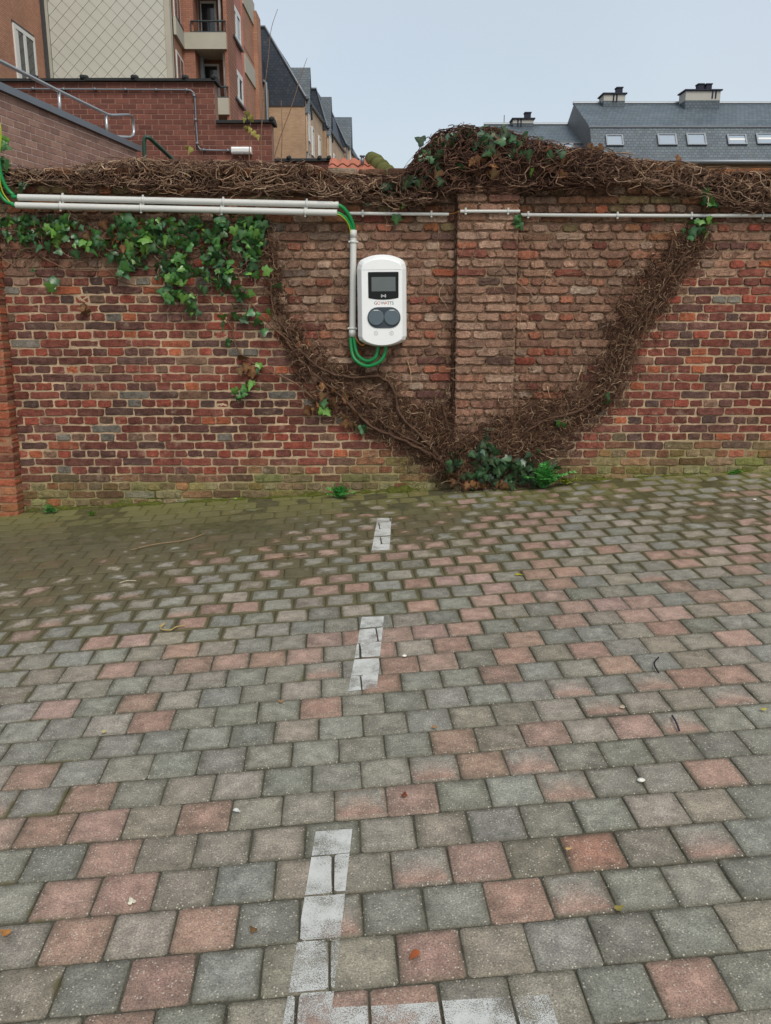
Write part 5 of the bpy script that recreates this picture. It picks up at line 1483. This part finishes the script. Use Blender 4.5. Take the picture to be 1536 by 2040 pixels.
# ------------------------------------------------------------------ apartment block
def window_y(t, name, x0, x1, z0, z1, y, frame=M_FRAMEW, glass=M_GLASS, split=1, fw=0.06, sill=True):
    """window in a wall facing the camera (plane y)"""
    m = MB()
    for a, b in (((x0, z0), (x1, z0 + fw)), ((x0, z1 - fw), (x1, z1)), ((x0, z0 + fw), (x0 + fw, z1 - fw)), ((x1 - fw, z0 + fw), (x1, z1 - fw))):
        m.box((a[0], y - 0.03, a[1]), (b[0], y + 0.05, b[1]))
    for k in range(1, split):
        xm_ = lerp(x0, x1, k / split); m.box((xm_ - fw * 0.6, y - 0.028, z0 + fw), (xm_ + fw * 0.6, y + 0.048, z1 - fw))
    w = m.build(name, frame, t)
    m = MB(); m.box((x0 + fw, y, z0 + fw), (x1 - fw, y + 0.02, z1 - fw)); m.build('pane', glass, w)
    if sill: m = MB(); m.box((x0 - 0.08, y - 0.10, z0 - 0.07), (x1 + 0.08, y + 0.02, z0 - 0.002)); m.build('sill', M_FRAMED, w)
    return w
def window_x(t, name, y0, y1, z0, z1, x, frame=M_FRAMEW, glass=M_GLASS, split=2, fw=0.09, out=1, sill=True, panel=None):
    """window in a wall facing sideways (plane x)"""
    m = MB()
    o0, o1 = (x - 0.05, x + 0.04) if out > 0 else (x - 0.04, x + 0.05)
    for a, b in (((y0, z0), (y1, z0 + fw)), ((y0, z1 - fw), (y1, z1)), ((y0, z0 + fw), (y0 + fw, z1 - fw)), ((y1 - fw, z0 + fw), (y1, z1 - fw))):
        m.box((o0, a[0], a[1]), (o1, b[0], b[1]))
    for k in range(1, split):
        ym = lerp(y0, y1, k / split); m.box((o0 + 0.002, ym - fw * 0.8, z0 + fw), (o1 - 0.002, ym + fw * 0.8, z1 - fw))
    w = m.build(name, frame, t)
    m = MB(); m.box((x - 0.012, y0 + fw, z0 + fw), (x + 0.012, y1 - fw, z1 - fw)); m.build('pane', glass, w)
    if panel:
        m = MB(); m.box((x + 0.014, y0 + fw, z0 + fw), (x + 0.02, lerp(y0, y1, panel), z1 - fw)); m.build('curtain', M_FRAMEW, w)
    if sill: m = MB(); m.box((x - 0.02, y0 - 0.1, z0 - 0.09), (x + 0.12 * out, y1 + 0.1, z0 - 0.002)); m.build('sill', M_FRAMED, w)
    return w

AY = 36.0
XA = at(96, 150, AY)[0]; XB = at(339, 150, AY)[0]
ZTOP, ZBOT = at(200, -150, AY)[2], gz
apt = thing('apartment_block', 'tall brick apartment block with pale diamond cladding and concrete balconies', 'apartment block', (XA + 4, AY, gz))
m = MB(); m.box((XA, AY + 0.02, ZBOT), (XB, AY + 6, ZTOP)); m.build('gable_wall', M_CLADBACK, apt)
DW = 24.3 * AY / (FOC * 1.0) * 1.0; DH = DW * 0.98
def clad(cxd, czd):
    poly = [(cxd - DW / 2 + 0.006, czd), (cxd, czd - DH / 2 + 0.006), (cxd + DW / 2 - 0.006, czd), (cxd, czd + DH / 2 - 0.006)]
    return clip_convex(poly, [(XA + 0.22, 2.0), (XB - 0.1, 2.0), (XB - 0.1, ZTOP), (XA + 0.22, ZTOP)])
zlow = at(200, 175, AY)[2]
r = 0; z = zlow
bigclad = MB()
while z < ZTOP + 1:
    x = XA + (DW / 2 if r % 2 else 0)
    while x < XB + DW:
        c = clad(x, z)
        if len(c) >= 3:
            cc_ = np.mean(np.array(c), axis=0)
            lift = 0.012
            n = len(c); yb = AY
            vs = [(p[0], yb + 0.02, p[1]) for p in c] + [(p[0], yb - 0.012 - 0.022 * (z + DH / 2 - p[1]) / DH, p[1]) for p in c]
            fs = [tuple(range(n, 2 * n))] + [(i, (i + 1) % n, (i + 1) % n + n, i + n) for i in range(n)]
            py = pix((cc_[0], AY, cc_[1]))[1]
            if py > -20:
                m = MB(); m.add(vs, fs); m.build('cladding_tile', M_SLATEW, apt, origin=np.mean(np.array(vs), axis=0))
            else: bigclad.add(vs, fs)
        x += DW
    z += DH / 2; r += 1
if bigclad.v: bigclad.build('upper_cladding', M_SLATEW, apt)['kind'] = 'stuff'
m = MB(); m.box((XA + 0.02, AY - 0.05, ZBOT), (XA + 0.2, AY + 0.03, ZTOP)); m.box((XB - 0.09, AY - 0.05, ZBOT), (XB + 0.12, AY + 0.3, ZTOP)); m.build('edge_trim', M_CONC, apt)
# side wing projecting towards the camera
YW0 = 22.0
m = MB(); m.box((XA - 7, YW0, ZBOT), (XA, AY + 6, ZTOP)); m.build('side_wing', M_ORBRY, apt)
p0, p1 = atx(24, 50, XA), atx(66, 76, XA); pz = atx(30, 156, XA)
window_x(apt, 'window', p0[1], p1[1], p1[2] - 1.9, p1[2], XA + 0.02, split=2, fw=0.14, panel=0.2)
m = MB(); m.box((XA - 0.2, p0[1] - 0.05, p1[2] + 0.01), (XA + 0.015, p1[1] + 0.05, p1[2] + 0.10)); m.build('lintel', M_FRAMED, apt)
m = MB(); m.box((XA + 0.001, AY - 0.25, ZBOT), (XA + 0.10, AY - 0.06, ZTOP)); m.build('rain_pipe', M_FRAMED, apt)
# right part: return wall, brick front with balconies, pink flank
YF = 38.4
XC = at(363, 90, YF)[0]
XB2 = XB + 0.14
YR0 = AY + 0.3
XBR = XB2                                   # return wall slants slightly
XE = at(448, 120, YF)[0]; XP = at(457, 120, YF + 0.6)[0]
YP1 = YF + 0.6
def zy(py, Y, px=400): return at(px, py, Y)[2]
# slanted return face as a prism
m = MB(); m.add([(XB2, YR0, ZBOT), (XC, YF, ZBOT), (XC, YF, ZTOP), (XB2, YR0, ZTOP), (XB2, YF + 6, ZBOT), (XC, YF + 6, ZBOT), (XC, YF + 6, ZTOP), (XB2, YF + 6, ZTOP)], [(0, 1, 2, 3), (3, 2, 6, 7), (0, 4, 5, 1)])
m.build('return_wall', M_ORBRY, apt)
def on_return(px, py):
    a = np.array([XB2, YR0]); b = np.array([XC, YF]); r_ = ray(px, py); d = b - a
    # solve a + s d = t r
    M_ = np.array([[r_[0], -d[0]], [r_[1], -d[1]]]); tt, ss = np.linalg.solve(M_, a)
    q = r_ * tt; return np.array([q[0], q[1], CAM_Z + q[2]])
nr = np.array([(YF - YR0), -(XC - XB2), 0]); nr = nr / np.linalg.norm(nr)
for (q0, q1, q2, q3) in (((343, -30), (357, 0), (357, 47), (344, 34)), ((350, 106), (364, 115), (365, 175), (352, 175))):
    a, b = on_return(*q0), on_return(*q1); c, d = on_return(*q2), on_return(*q3)
    zt_, zb_ = (a[2] + b[2]) / 2, (c[2] + d[2]) / 2
    P4 = [(a[0], a[1], zb_), (b[0], b[1], zb_), (b[0], b[1], zt_), (a[0], a[1], zt_)]
    m = MB(); m.prism([np.array(p) + nr * 0.03 for p in P4], tuple(-nr * 0.06)); w = m.build('window', M_FRAMEW, apt)
    A_ = np.array(P4); ctr = A_.mean(axis=0)
    for f0, f1 in ((0.10, 0.46), (0.54, 0.90)):
        q = [lerp(A_[0], A_[1], f0), lerp(A_[0], A_[1], f1), lerp(A_[3], A_[2], f1), lerp(A_[3], A_[2], f0)]
        q = [np.array([p[0], p[1], lerp(zb_ + 0.1, zt_ - 0.1, 0 if k < 2 else 1)]) + nr * 0.034 for k, p in enumerate(q)]
        m = MB(); m.prism(q, tuple(-nr * 0.01)); m.build('pane', M_GLASS, w)
    m = MB(); m.prism([np.array(P4[0]) + nr * 0.12 - np.array([0, 0, 0.1]), np.array(P4[1]) + nr * 0.12 - np.array([0, 0, 0.1]), np.array(P4[1]) + nr * 0.12, np.array(P4[0]) + nr * 0.12], tuple(-nr * 0.14)); m.build('sill', M_FRAMED, w)
# brick front: solid strip, recessed balcony bay, corner column
XD = at(389, 120, YF)[0]
m = MB(); m.box((XC, YF, ZBOT), (XD, YF + 6, ZTOP)); m.box((XE, YF + 0.004, ZBOT), (XE + 0.15, YF + 2.0, ZTOP)); m.box((XD, YF + 1.6, ZBOT), (XE, YF + 6, ZTOP)); m.build('brick_front', M_ORBR, apt)
# pink flank facing right
YQ = atx(483, 120, XP)[1]; YQ2 = atx(503, 120, XP)[1]; YZ = atx(511, 120, XP)[1]
m = MB()
m.add([(XE + 0.15, YF + 0.006, ZBOT), (XP, YP1, ZBOT), (XP, YP1, ZTOP), (XE + 0.15, YF + 0.006, ZTOP), (XE + 0.15, YQ, ZBOT), (XP, YQ, ZBOT), (XP, YQ, ZTOP), (XE + 0.15, YQ, ZTOP)], [(0, 1, 2, 3), (1, 5, 6, 2), (5, 4, 7, 6)])
m.build('pink_flank', M_PINKBR, apt)
m = MB(); m.box((XE + 0.15, YQ + 0.002, ZBOT), (XP - 1.5, YQ2, ZTOP)); m.box((XE + 0.34, YQ2 + 0.002, ZBOT), (XP, YZ, ZTOP)); m.build('rear_flank', M_ORBRY, apt)
for (t0, t1, b1, b0) in (((459, 8), (476, 24), (477, 96), (461, 75)), ((464, 135), (481, 150), (482, 214), (466, 200))):
    a, b = atx(*t0, XP), atx(*t1, XP); c = atx(*b1, XP)
    w = window_x(apt, 'window', a[1], b[1], c[2], (a[2] + b[2]) / 2, XP + 0.02, split=2, fw=0.22, panel=0.3)
# balcony slabs and parapets
def balcony(z0, z1, full=True):
    m = MB()
    xl_ = XC + 0.02 if full else XD - 0.3
    m.box((xl_, YF - 0.12, z0), (XE + 0.10, YF - 0.02, z1)); m.box((xl_, YF - 0.019, z0), (XE + 0.10, YF + 1.59, z0 + 0.15))
    m.prism([(XE + 0.101, YF - 0.12, z0), (XP + 0.06, YP1 - 0.05, z0), (XP + 0.04, YP1 + 0.5, z0), (XE + 0.101, YF + 0.5, z0)], (0, 0, z1 - z0))
    if full:
        a_, b_ = np.array([XB2, YR0, z0]) + nr * 0.02, np.array([XC, YF - 0.1, z0]) + nr * 0.02
        m.prism([a_, b_, b_ + nr * 0.1, a_ + nr * 0.1], (0, 0, z1 - z0))
    b = m.build('balcony', M_CONC, apt)
    m = MB()
    for zz in (z1 + 0.02, z1 + 0.42):
        m.tube([(XD - 0.1, YF - 0.06, zz), (XE + 0.08, YF - 0.06, zz), (XP + 0.03, YP1 - 0.02, zz)], 0.035, 6)
    for x in np.linspace(XD - 0.1, XE + 0.08, 3): m.tube([(x, YF - 0.06, z1), (x, YF - 0.06, z1 + 0.42)], 0.02, 6)
    m.build('railing', M_DARKPAINT, b)
    return b
balcony(zy(99, YF), zy(66, YF)); balcony(zy(229, YF, 440), zy(196, YF, 440), False); balcony(zy(-36, YF), zy(-70, YF))
# balcony doors and pale screens in the bay
for (pt, pb) in ((3, 62), (128, 192)):
    zt_, zb_ = zy(pt, YF + 1.6), zy(pb, YF + 1.6)
    x0_, x1_ = at(398, 30, YF + 1.6)[0], at(432, 30, YF + 1.6)[0]
    if pt > 100: x0_, x1_ = at(405, 150, YF + 1.6)[0], at(438, 150, YF + 1.6)[0]
    window_y(apt, 'balcony_door', x0_, x1_, zb_ - 0.2, zt_, YF + 1.56, M_FRAMEW, M_GLASS, 1, 0.09, False)
    m = MB(); a_ = at(386 if pt < 100 else 396, 30, YF + 1.2)[0]; b_ = at(397 if pt < 100 else 403, 30, YF + 1.2)[0]; m.box((a_, YF + 1.0, zb_ - 0.4), (b_, YF + 1.1, zt_ + (0.35 if pt < 100 else 0.2))); m.build('screen_panel', M_PANEL, apt)
    m = MB(); c_ = at(438 if pt < 100 else 443, 30, YF + 0.5); m.tube([(c_[0], YF + 0.5, zb_ - 0.5), (c_[0], YF + 0.5, zt_ + 0.6)], 0.06, 8); m.build('rain_pipe', M_FRAMEW, apt, True)
# balconies on the far flank
for (za_, zb_) in ((atx(497, 130, XP)[2], atx(497, 164, XP)[2]), (atx(497, -2, XP)[2], atx(497, 42, XP)[2])):
    m = MB(); m.box((XP - 1.4, YQ + 0.1, zb_), (XP + 0.12, YZ - 1.0, za_)); b = m.build('balcony', M_CONC, apt)
    m = MB(); m.tube([(XP + 0.05, YQ + 0.1, za_ + 0.3), (XP + 0.05, YZ - 1.0, za_ + 0.3)], 0.03, 6); m.tube([(XP + 0.05, YQ + 0.2, za_), (XP + 0.05, YQ + 0.2, za_ + 0.3)], 0.02, 6); m.build('railing', M_DARKPAINT, b)
    m = MB(); m.box((XP - 0.9, YQ + 0.4, zb_ - 1.9), (XP - 0.8, YQ2 - 0.8, zb_ - 0.25)); m.build('screen_panel', M_PANEL, apt)
m = MB(); m.tube([(XP + 0.06, YZ - 0.4, ZBOT), (XP + 0.06, YZ - 0.4, ZTOP)], 0.06, 8); m.build('rain_pipe', M_FRAMED, apt, True)

# ------------------------------------------------------------------ row houses with slate roofs
def row_house(label, Ya, Yb, edge_px, eave_py, wall_py, ridge_px, ridge_py, dormer=None):
    """house with its gable end at Ya; the street front runs on to Yb, drifting right"""
    e, r_ = at(edge_px, eave_py, Ya), at(ridge_px, ridge_py, Ya)
    xa, ze, xr_, zr = e[0], e[2], r_[0], r_[2]; zk = at(edge_px, wall_py, Ya)[2]
    front = lambda Y: xa + 0.064 * (Y - Ya)
    t = thing('row_house', label, 'house', (xa - 3, Ya, gz), 'row houses with slate roofs')
    xb = front(Yb); dx = xb - xa; xback = xr_ - 8
    m = MB(); m.add([(xback, Ya, gz), (xa, Ya, gz), (xa, Ya, zk), (xback, Ya, zk), (xback, Yb, gz), (xb, Yb, gz), (xb, Yb, zk), (xback, Yb, zk)], [(0, 1, 2, 3), (1, 5, 6, 2), (5, 4, 7, 6), (4, 0, 3, 7), (3, 2, 6, 7)])
    m.build('wall', M_TANBR, t)
    m = MB(); m.add([(xa + 0.02, Ya + 0.02, gz), (xb + 0.02, Yb - 0.02, gz), (xb + 0.02, Yb - 0.02, ze), (xa + 0.02, Ya + 0.02, ze)], [(0, 1, 2, 3)]); m.build('street_front', M_TANBRY, t)
    gab = [(xback, zk), (xa - 0.02, zk), (xa, ze), (xr_, zr), (xback, zr)]
    m = MB(); n = len(gab)
    vs = [(p[0], Ya - 0.05, p[1]) for p in gab] + [(p[0] + dx, Yb, p[1]) for p in gab]
    m.add(vs, [tuple(range(n)), tuple(range(2 * n - 1, n - 1, -1))] + [(i, i + n, (i + 1) % n + n, (i + 1) % n) for i in range(n)]); rf = m.build('roof', M_SLATED, t)
    m = MB(); m.tube([(xa + 0.05, Ya - 0.08, ze + 0.02), (xr_, Ya - 0.08, zr + 0.03), (xback, Ya - 0.08, zr + 0.03)], 0.07, 6); m.build('verge_trim', M_LEAD, rf)
    m = MB(); m.tube([(xa + 0.1, Ya, ze), (xb + 0.1, Yb, ze)], 0.08, 6); m.build('gutter', M_LEAD, rf)
    m = MB(); m.tube([(xa + 0.08, Ya + 0.3, gz), (xa + 0.08, Ya + 0.3, ze)], 0.06, 8); m.build('rain_pipe', M_LEAD, t, True)
    if dormer:                              # wall dormer with a pointed slate roof, flush with the street front
        dpx, dpy = dormer
        lo, hi = Ya + 0.5, Yb
        for _ in range(40):
            Yd = (lo + hi) / 2; zt_ = at(dpx, dpy, Yd)[2]
            if pix((front(Yd) + 0.05, Yd, zt_))[0] < dpx: lo = Yd
            else: hi = Yd
        hw = min(1.4, max(0.6, Yd - Ya - 0.12)); xd = front(Yd) + 0.05; zd = zt_ - 2.3; L = 3.4
        m = MB(); m.prism([(xd, Yd - hw, zd - 2.0), (xd, Yd + hw, zd - 2.0), (xd, Yd + hw, zd), (xd, Yd, zt_ - 0.12), (xd, Yd - hw, zd)], (-L, 0, 0)); d = m.build('dormer', M_TANBRY, t)
        for sg in (-1, 1):
            m = MB(); m.prism([(xd + 0.15, Yd, zt_), (xd + 0.15, Yd + sg * (hw + 0.1), zd - 0.1), (xd - L, Yd + sg * (hw + 0.1), zd - 0.1), (xd - L, Yd, zt_)], (0, 0, 0.06)); m.build('dormer_roof', M_SLATEDY if sg > 0 else M_SLATE, d)
        window_x(d, 'window', Yd - hw * 0.5, Yd + hw * 0.5, zd - 1.4, zd + 0.2, xd + 0.02, M_FRAMEW, M_GLASS, 1, 0.08, 1, False)
    for f in (0.35, 0.75):
        Yw = lerp(Ya, Yb, f)
        for zz in (ze - 2.6, ze - 5.2):
            window_x(t, 'window', Yw - 0.55, Yw + 0.55, zz, zz + 1.5, front(Yw) + 0.06, M_FRAMEW, M_GLASS, 1, 0.09, 1, False)
    return t
row_house('nearest row house with a tall dark slate gable and tan brick end wall', 50, 56.8, 607, 194, 212, 528, 55, (613, 137))
row_house('second row house from the block with a pointed slate dormer', 57, 66.8, 650, 252, 259, 630, 178, (656, 195))
row_house('third row house from the block with its slate dormer low on the skyline', 67, 81.5, 689, 288, 293, 660, 222, (697, 235))
row_house('farthest row house, a sliver of dark roof by the orange tiles', 82, 92, 712, 316, 320, 697, 288)

# end of another slate-roofed house between block and row
t = thing('slate_gable_house', 'narrow house with a pointed slate gable squeezed beside the apartment block', 'house', tuple(at(522, 240, 49)))
a = at(512, 170, 48.5); zt_ = at(519, 112, 48.5)[2]; zb_ = at(519, 168, 48.5)[2]; x0_, x1_ = at(511, 200, 48.5)[0], at(529, 200, 48.5)[0]
m = MB(); m.box((x0_ - 1, 48.5, gz), (x1_, 49.8, zb_)); m.build('wall', M_TANBR, t)
m = MB(); m.poly_y([(x0_ - 0.5, zb_), (x1_, zb_), ((x0_ + x1_) / 2 + 0.05, zt_), (x0_ - 0.5, zt_)], 48.4, 49.9); m.build('roof', M_SLATED, t)
m = MB(); c_ = at(531, 200, 48.3); m.tube([(c_[0], 48.3, gz), (c_[0], 48.3, at(531, 165, 48.3)[2]), (c_[0] - 0.15, 48.3, at(528, 160, 48.3)[2])], 0.07, 8); m.build('rain_pipe', M_LEAD, t, True)

# ------------------------------------------------------------------ slate-roofed building on the right
BY = 42.0
def slate_block(name, label, pxl, pxr_, eave, brk, ridge, y0, wall_mat, cat='building'):
    xl_, xr_ = at(pxl, brk, y0 + 1.1)[0], at(pxr_, brk, y0 + 1.1)[0]
    t = thing(name, label, cat, (xl_, y0, gz))
    ze, zk, zr = at(pxl, eave, y0)[2], at(pxl, brk, y0 + 1.1)[2], at(pxl, ridge, y0 + 5.0)[2]
    m = MB(); m.box((xl_ + 0.1, y0 + 0.25, gz), (xr_, y0 + 9.7, ze + 0.02)); m.build('wall', wall_mat, t)
    prof = [(y0, ze), (y0 + 1.1, zk), (y0 + 5.0, zr), (y0 + 8.9, zk), (y0 + 10, ze)]
    m = MB(); m.add([(xl_, p[0], p[1]) for p in prof] + [(xr_, p[0], p[1]) for p in prof], [(0, 5, 6, 1), (1, 6, 7, 2), (2, 7, 8, 3), (3, 8, 9, 4)]); rf = m.build('roof', M_SLATE, t)
    for xg, fg in ((xl_, (0, 1, 2, 3, 4)), (xr_, (4, 3, 2, 1, 0))):
        m = MB(); m.add([(xg, p[0], p[1]) for p in prof], [fg]); m.build('gable', M_SLATEY, t)
    m = MB(); m.box((xl_ - 0.05, y0 + 1.02, zk - 0.03), (xr_, y0 + 1.10, zk + 0.05)); m.tube([(xl_ - 0.05, y0 + 5, zr + 0.03), (xr_, y0 + 5, zr + 0.03)], 0.09, 8); m.build('roof_trim', M_LEAD, rf)
    m = MB(); m.tube([(xl_ - 0.1, y0 - 0.1, ze - 0.02), (xr_, y0 - 0.1, ze - 0.02)], 0.11, 8); m.build('gutter', M_LEAD, t, True)
    return t, (y0, ze, zk, zr)
def slope_pt(px, py, g):                   # point on the lower roof slope
    y0, ze, zk, zr = g; a = np.array([0, y0, ze]); nrm = np.cross([1, 0, 0], [0, 1.1, zk - ze]); nrm = nrm / np.linalg.norm(nrm)
    r_ = ray(px, py); c = np.array([0, 0, CAM_Z]); tt = ((a - c) @ nrm) / (r_ @ nrm); return c + r_ * tt, (-nrm if nrm[1] > 0 else nrm)
def skylight(t, px0, px1, py0, py1, g, half=False):
    (a, nrm), (b, _) = slope_pt(px0, py1, g), slope_pt(px1, py0, g)
    def q(fx, fz, d): return np.array([lerp(a[0], b[0], fx), lerp(a[1], b[1], fz), lerp(a[2], b[2], fz)]) + nrm * d
    m = MB()
    e = 0.08
    for (u0, u1, w0, w1) in ((0, 1, 0, e), (0, 1, 1 - e, 1), (0, e, e, 1 - e), (1 - e, 1, e, 1 - e)):
        m.prism([q(u0, w0, 0.10), q(u1, w0, 0.10), q(u1, w1, 0.10), q(u0, w1, 0.10)], tuple(-nrm * 0.14))
    w = m.build('roof_window', M_LEAD, t)
    m = MB(); m.prism([q(e, e, 0.06), q(1 - e, e, 0.06), q(1 - e, 1 - e, 0.06), q(e, 1 - e, 0.06)], tuple(-nrm * 0.05)); m.build('pane', M_SKYGLASS, w)
    if half: m = MB(); m.prism([q(e, 0.45, 0.066), q(1 - e, 0.45, 0.066), q(1 - e, 0.62, 0.066), q(e, 0.62, 0.066)], tuple(-nrm * 0.004)); m.build('blind', M_FRAMEW, w)
def chimney(t, px0, px1, pt, pb, pots, y, gcol):
    a, b = at(px0, pb, y), at(px1, pt, y)
    c_ = lerp(a[2], b[2], 0.45)
    m = MB(); m.box((a[0], y, a[2] - 1.0), (b[0], y + 1.0, c_)); ch = m.build('chimney', M_SLATE, t)
    m = MB(); m.box((a[0] - 0.004, y - 0.01, c_ + 0.001), (b[0] + 0.004, y + 1.01, b[2] - 0.08)); m.build('rendered_band', M_CREAM, ch)
    m = MB(); m.box((a[0] - 0.07, y - 0.09, b[2] - 0.06), (b[0] + 0.08, y + 1.1, b[2])); m.build('cap', M_POT, ch)
    for (q0, q1, qt) in pots:
        u, v = at(q0, pt, y + 0.3), at(q1, qt, y + 0.3)
        m = MB(); m.box((u[0], y + 0.3, b[2] + 0.001), (v[0], y + 0.7, v[2])); m.box((u[0] - 0.03, y + 0.27, v[2] - 0.05), (v[0] + 0.03, y + 0.73, v[2] + 0.002)); m.build('chimney_pot', M_POT, ch)
    for f in gcol:
        u = lerp(a[0], b[0], f); m = MB()
        for k in (0, 1): m.box((u + 0.16 * k, y - 0.03, b[2] - 0.42), (u + 0.16 * k + 0.07, y - 0.012, b[2] - 0.09))
        m.build('vent', M_POT, ch)
big, g1 = slate_block('slate_roof_building', 'long building with grey slate roof, roof windows and tall chimneys', 1175, 1800, 322, 253, 207, BY, M_TANBR)
for (a_, b_, c_, d_, h_) in ((1208, 1240, 271, 292, 0), (1311, 1346, 269, 291, 0), (1369, 1404, 268, 291, 0), (1450, 1485, 270, 290, 1), (1508, 1543, 268, 289, 1), (1610, 1645, 268, 289, 0)):
    skylight(big, a_, b_, c_, d_, g1, h_)
chimney(big, 1202, 1246, 185, 214, [(1229, 1241, 173)], BY + 4.4, (0.42,))
chimney(big, 1364, 1436, 178, 218, [(1391, 1403, 166), (1407, 1419, 166)], BY + 4.0, (0.75,))
wing, g2 = slate_block('slate_roof_wing', 'lower slate-roofed wing with a single chimney behind the ivy mound', 982, 1176, 352, 285, 249, BY + 1.5, M_TANBR)
skylight(wing, 1112, 1141, 288, 306, g2)
chimney(wing, 1022, 1063, 235, 254, [(1046, 1058, 223)], BY + 1.5 + 4.4, (0.2,))
m = MB(); c_ = at(1004, 250, BY + 6.5); m.tube([c_, c_ + np.array([0, 0, 0.5])], 0.02, 6); m.build('antenna', M_POT, wing)
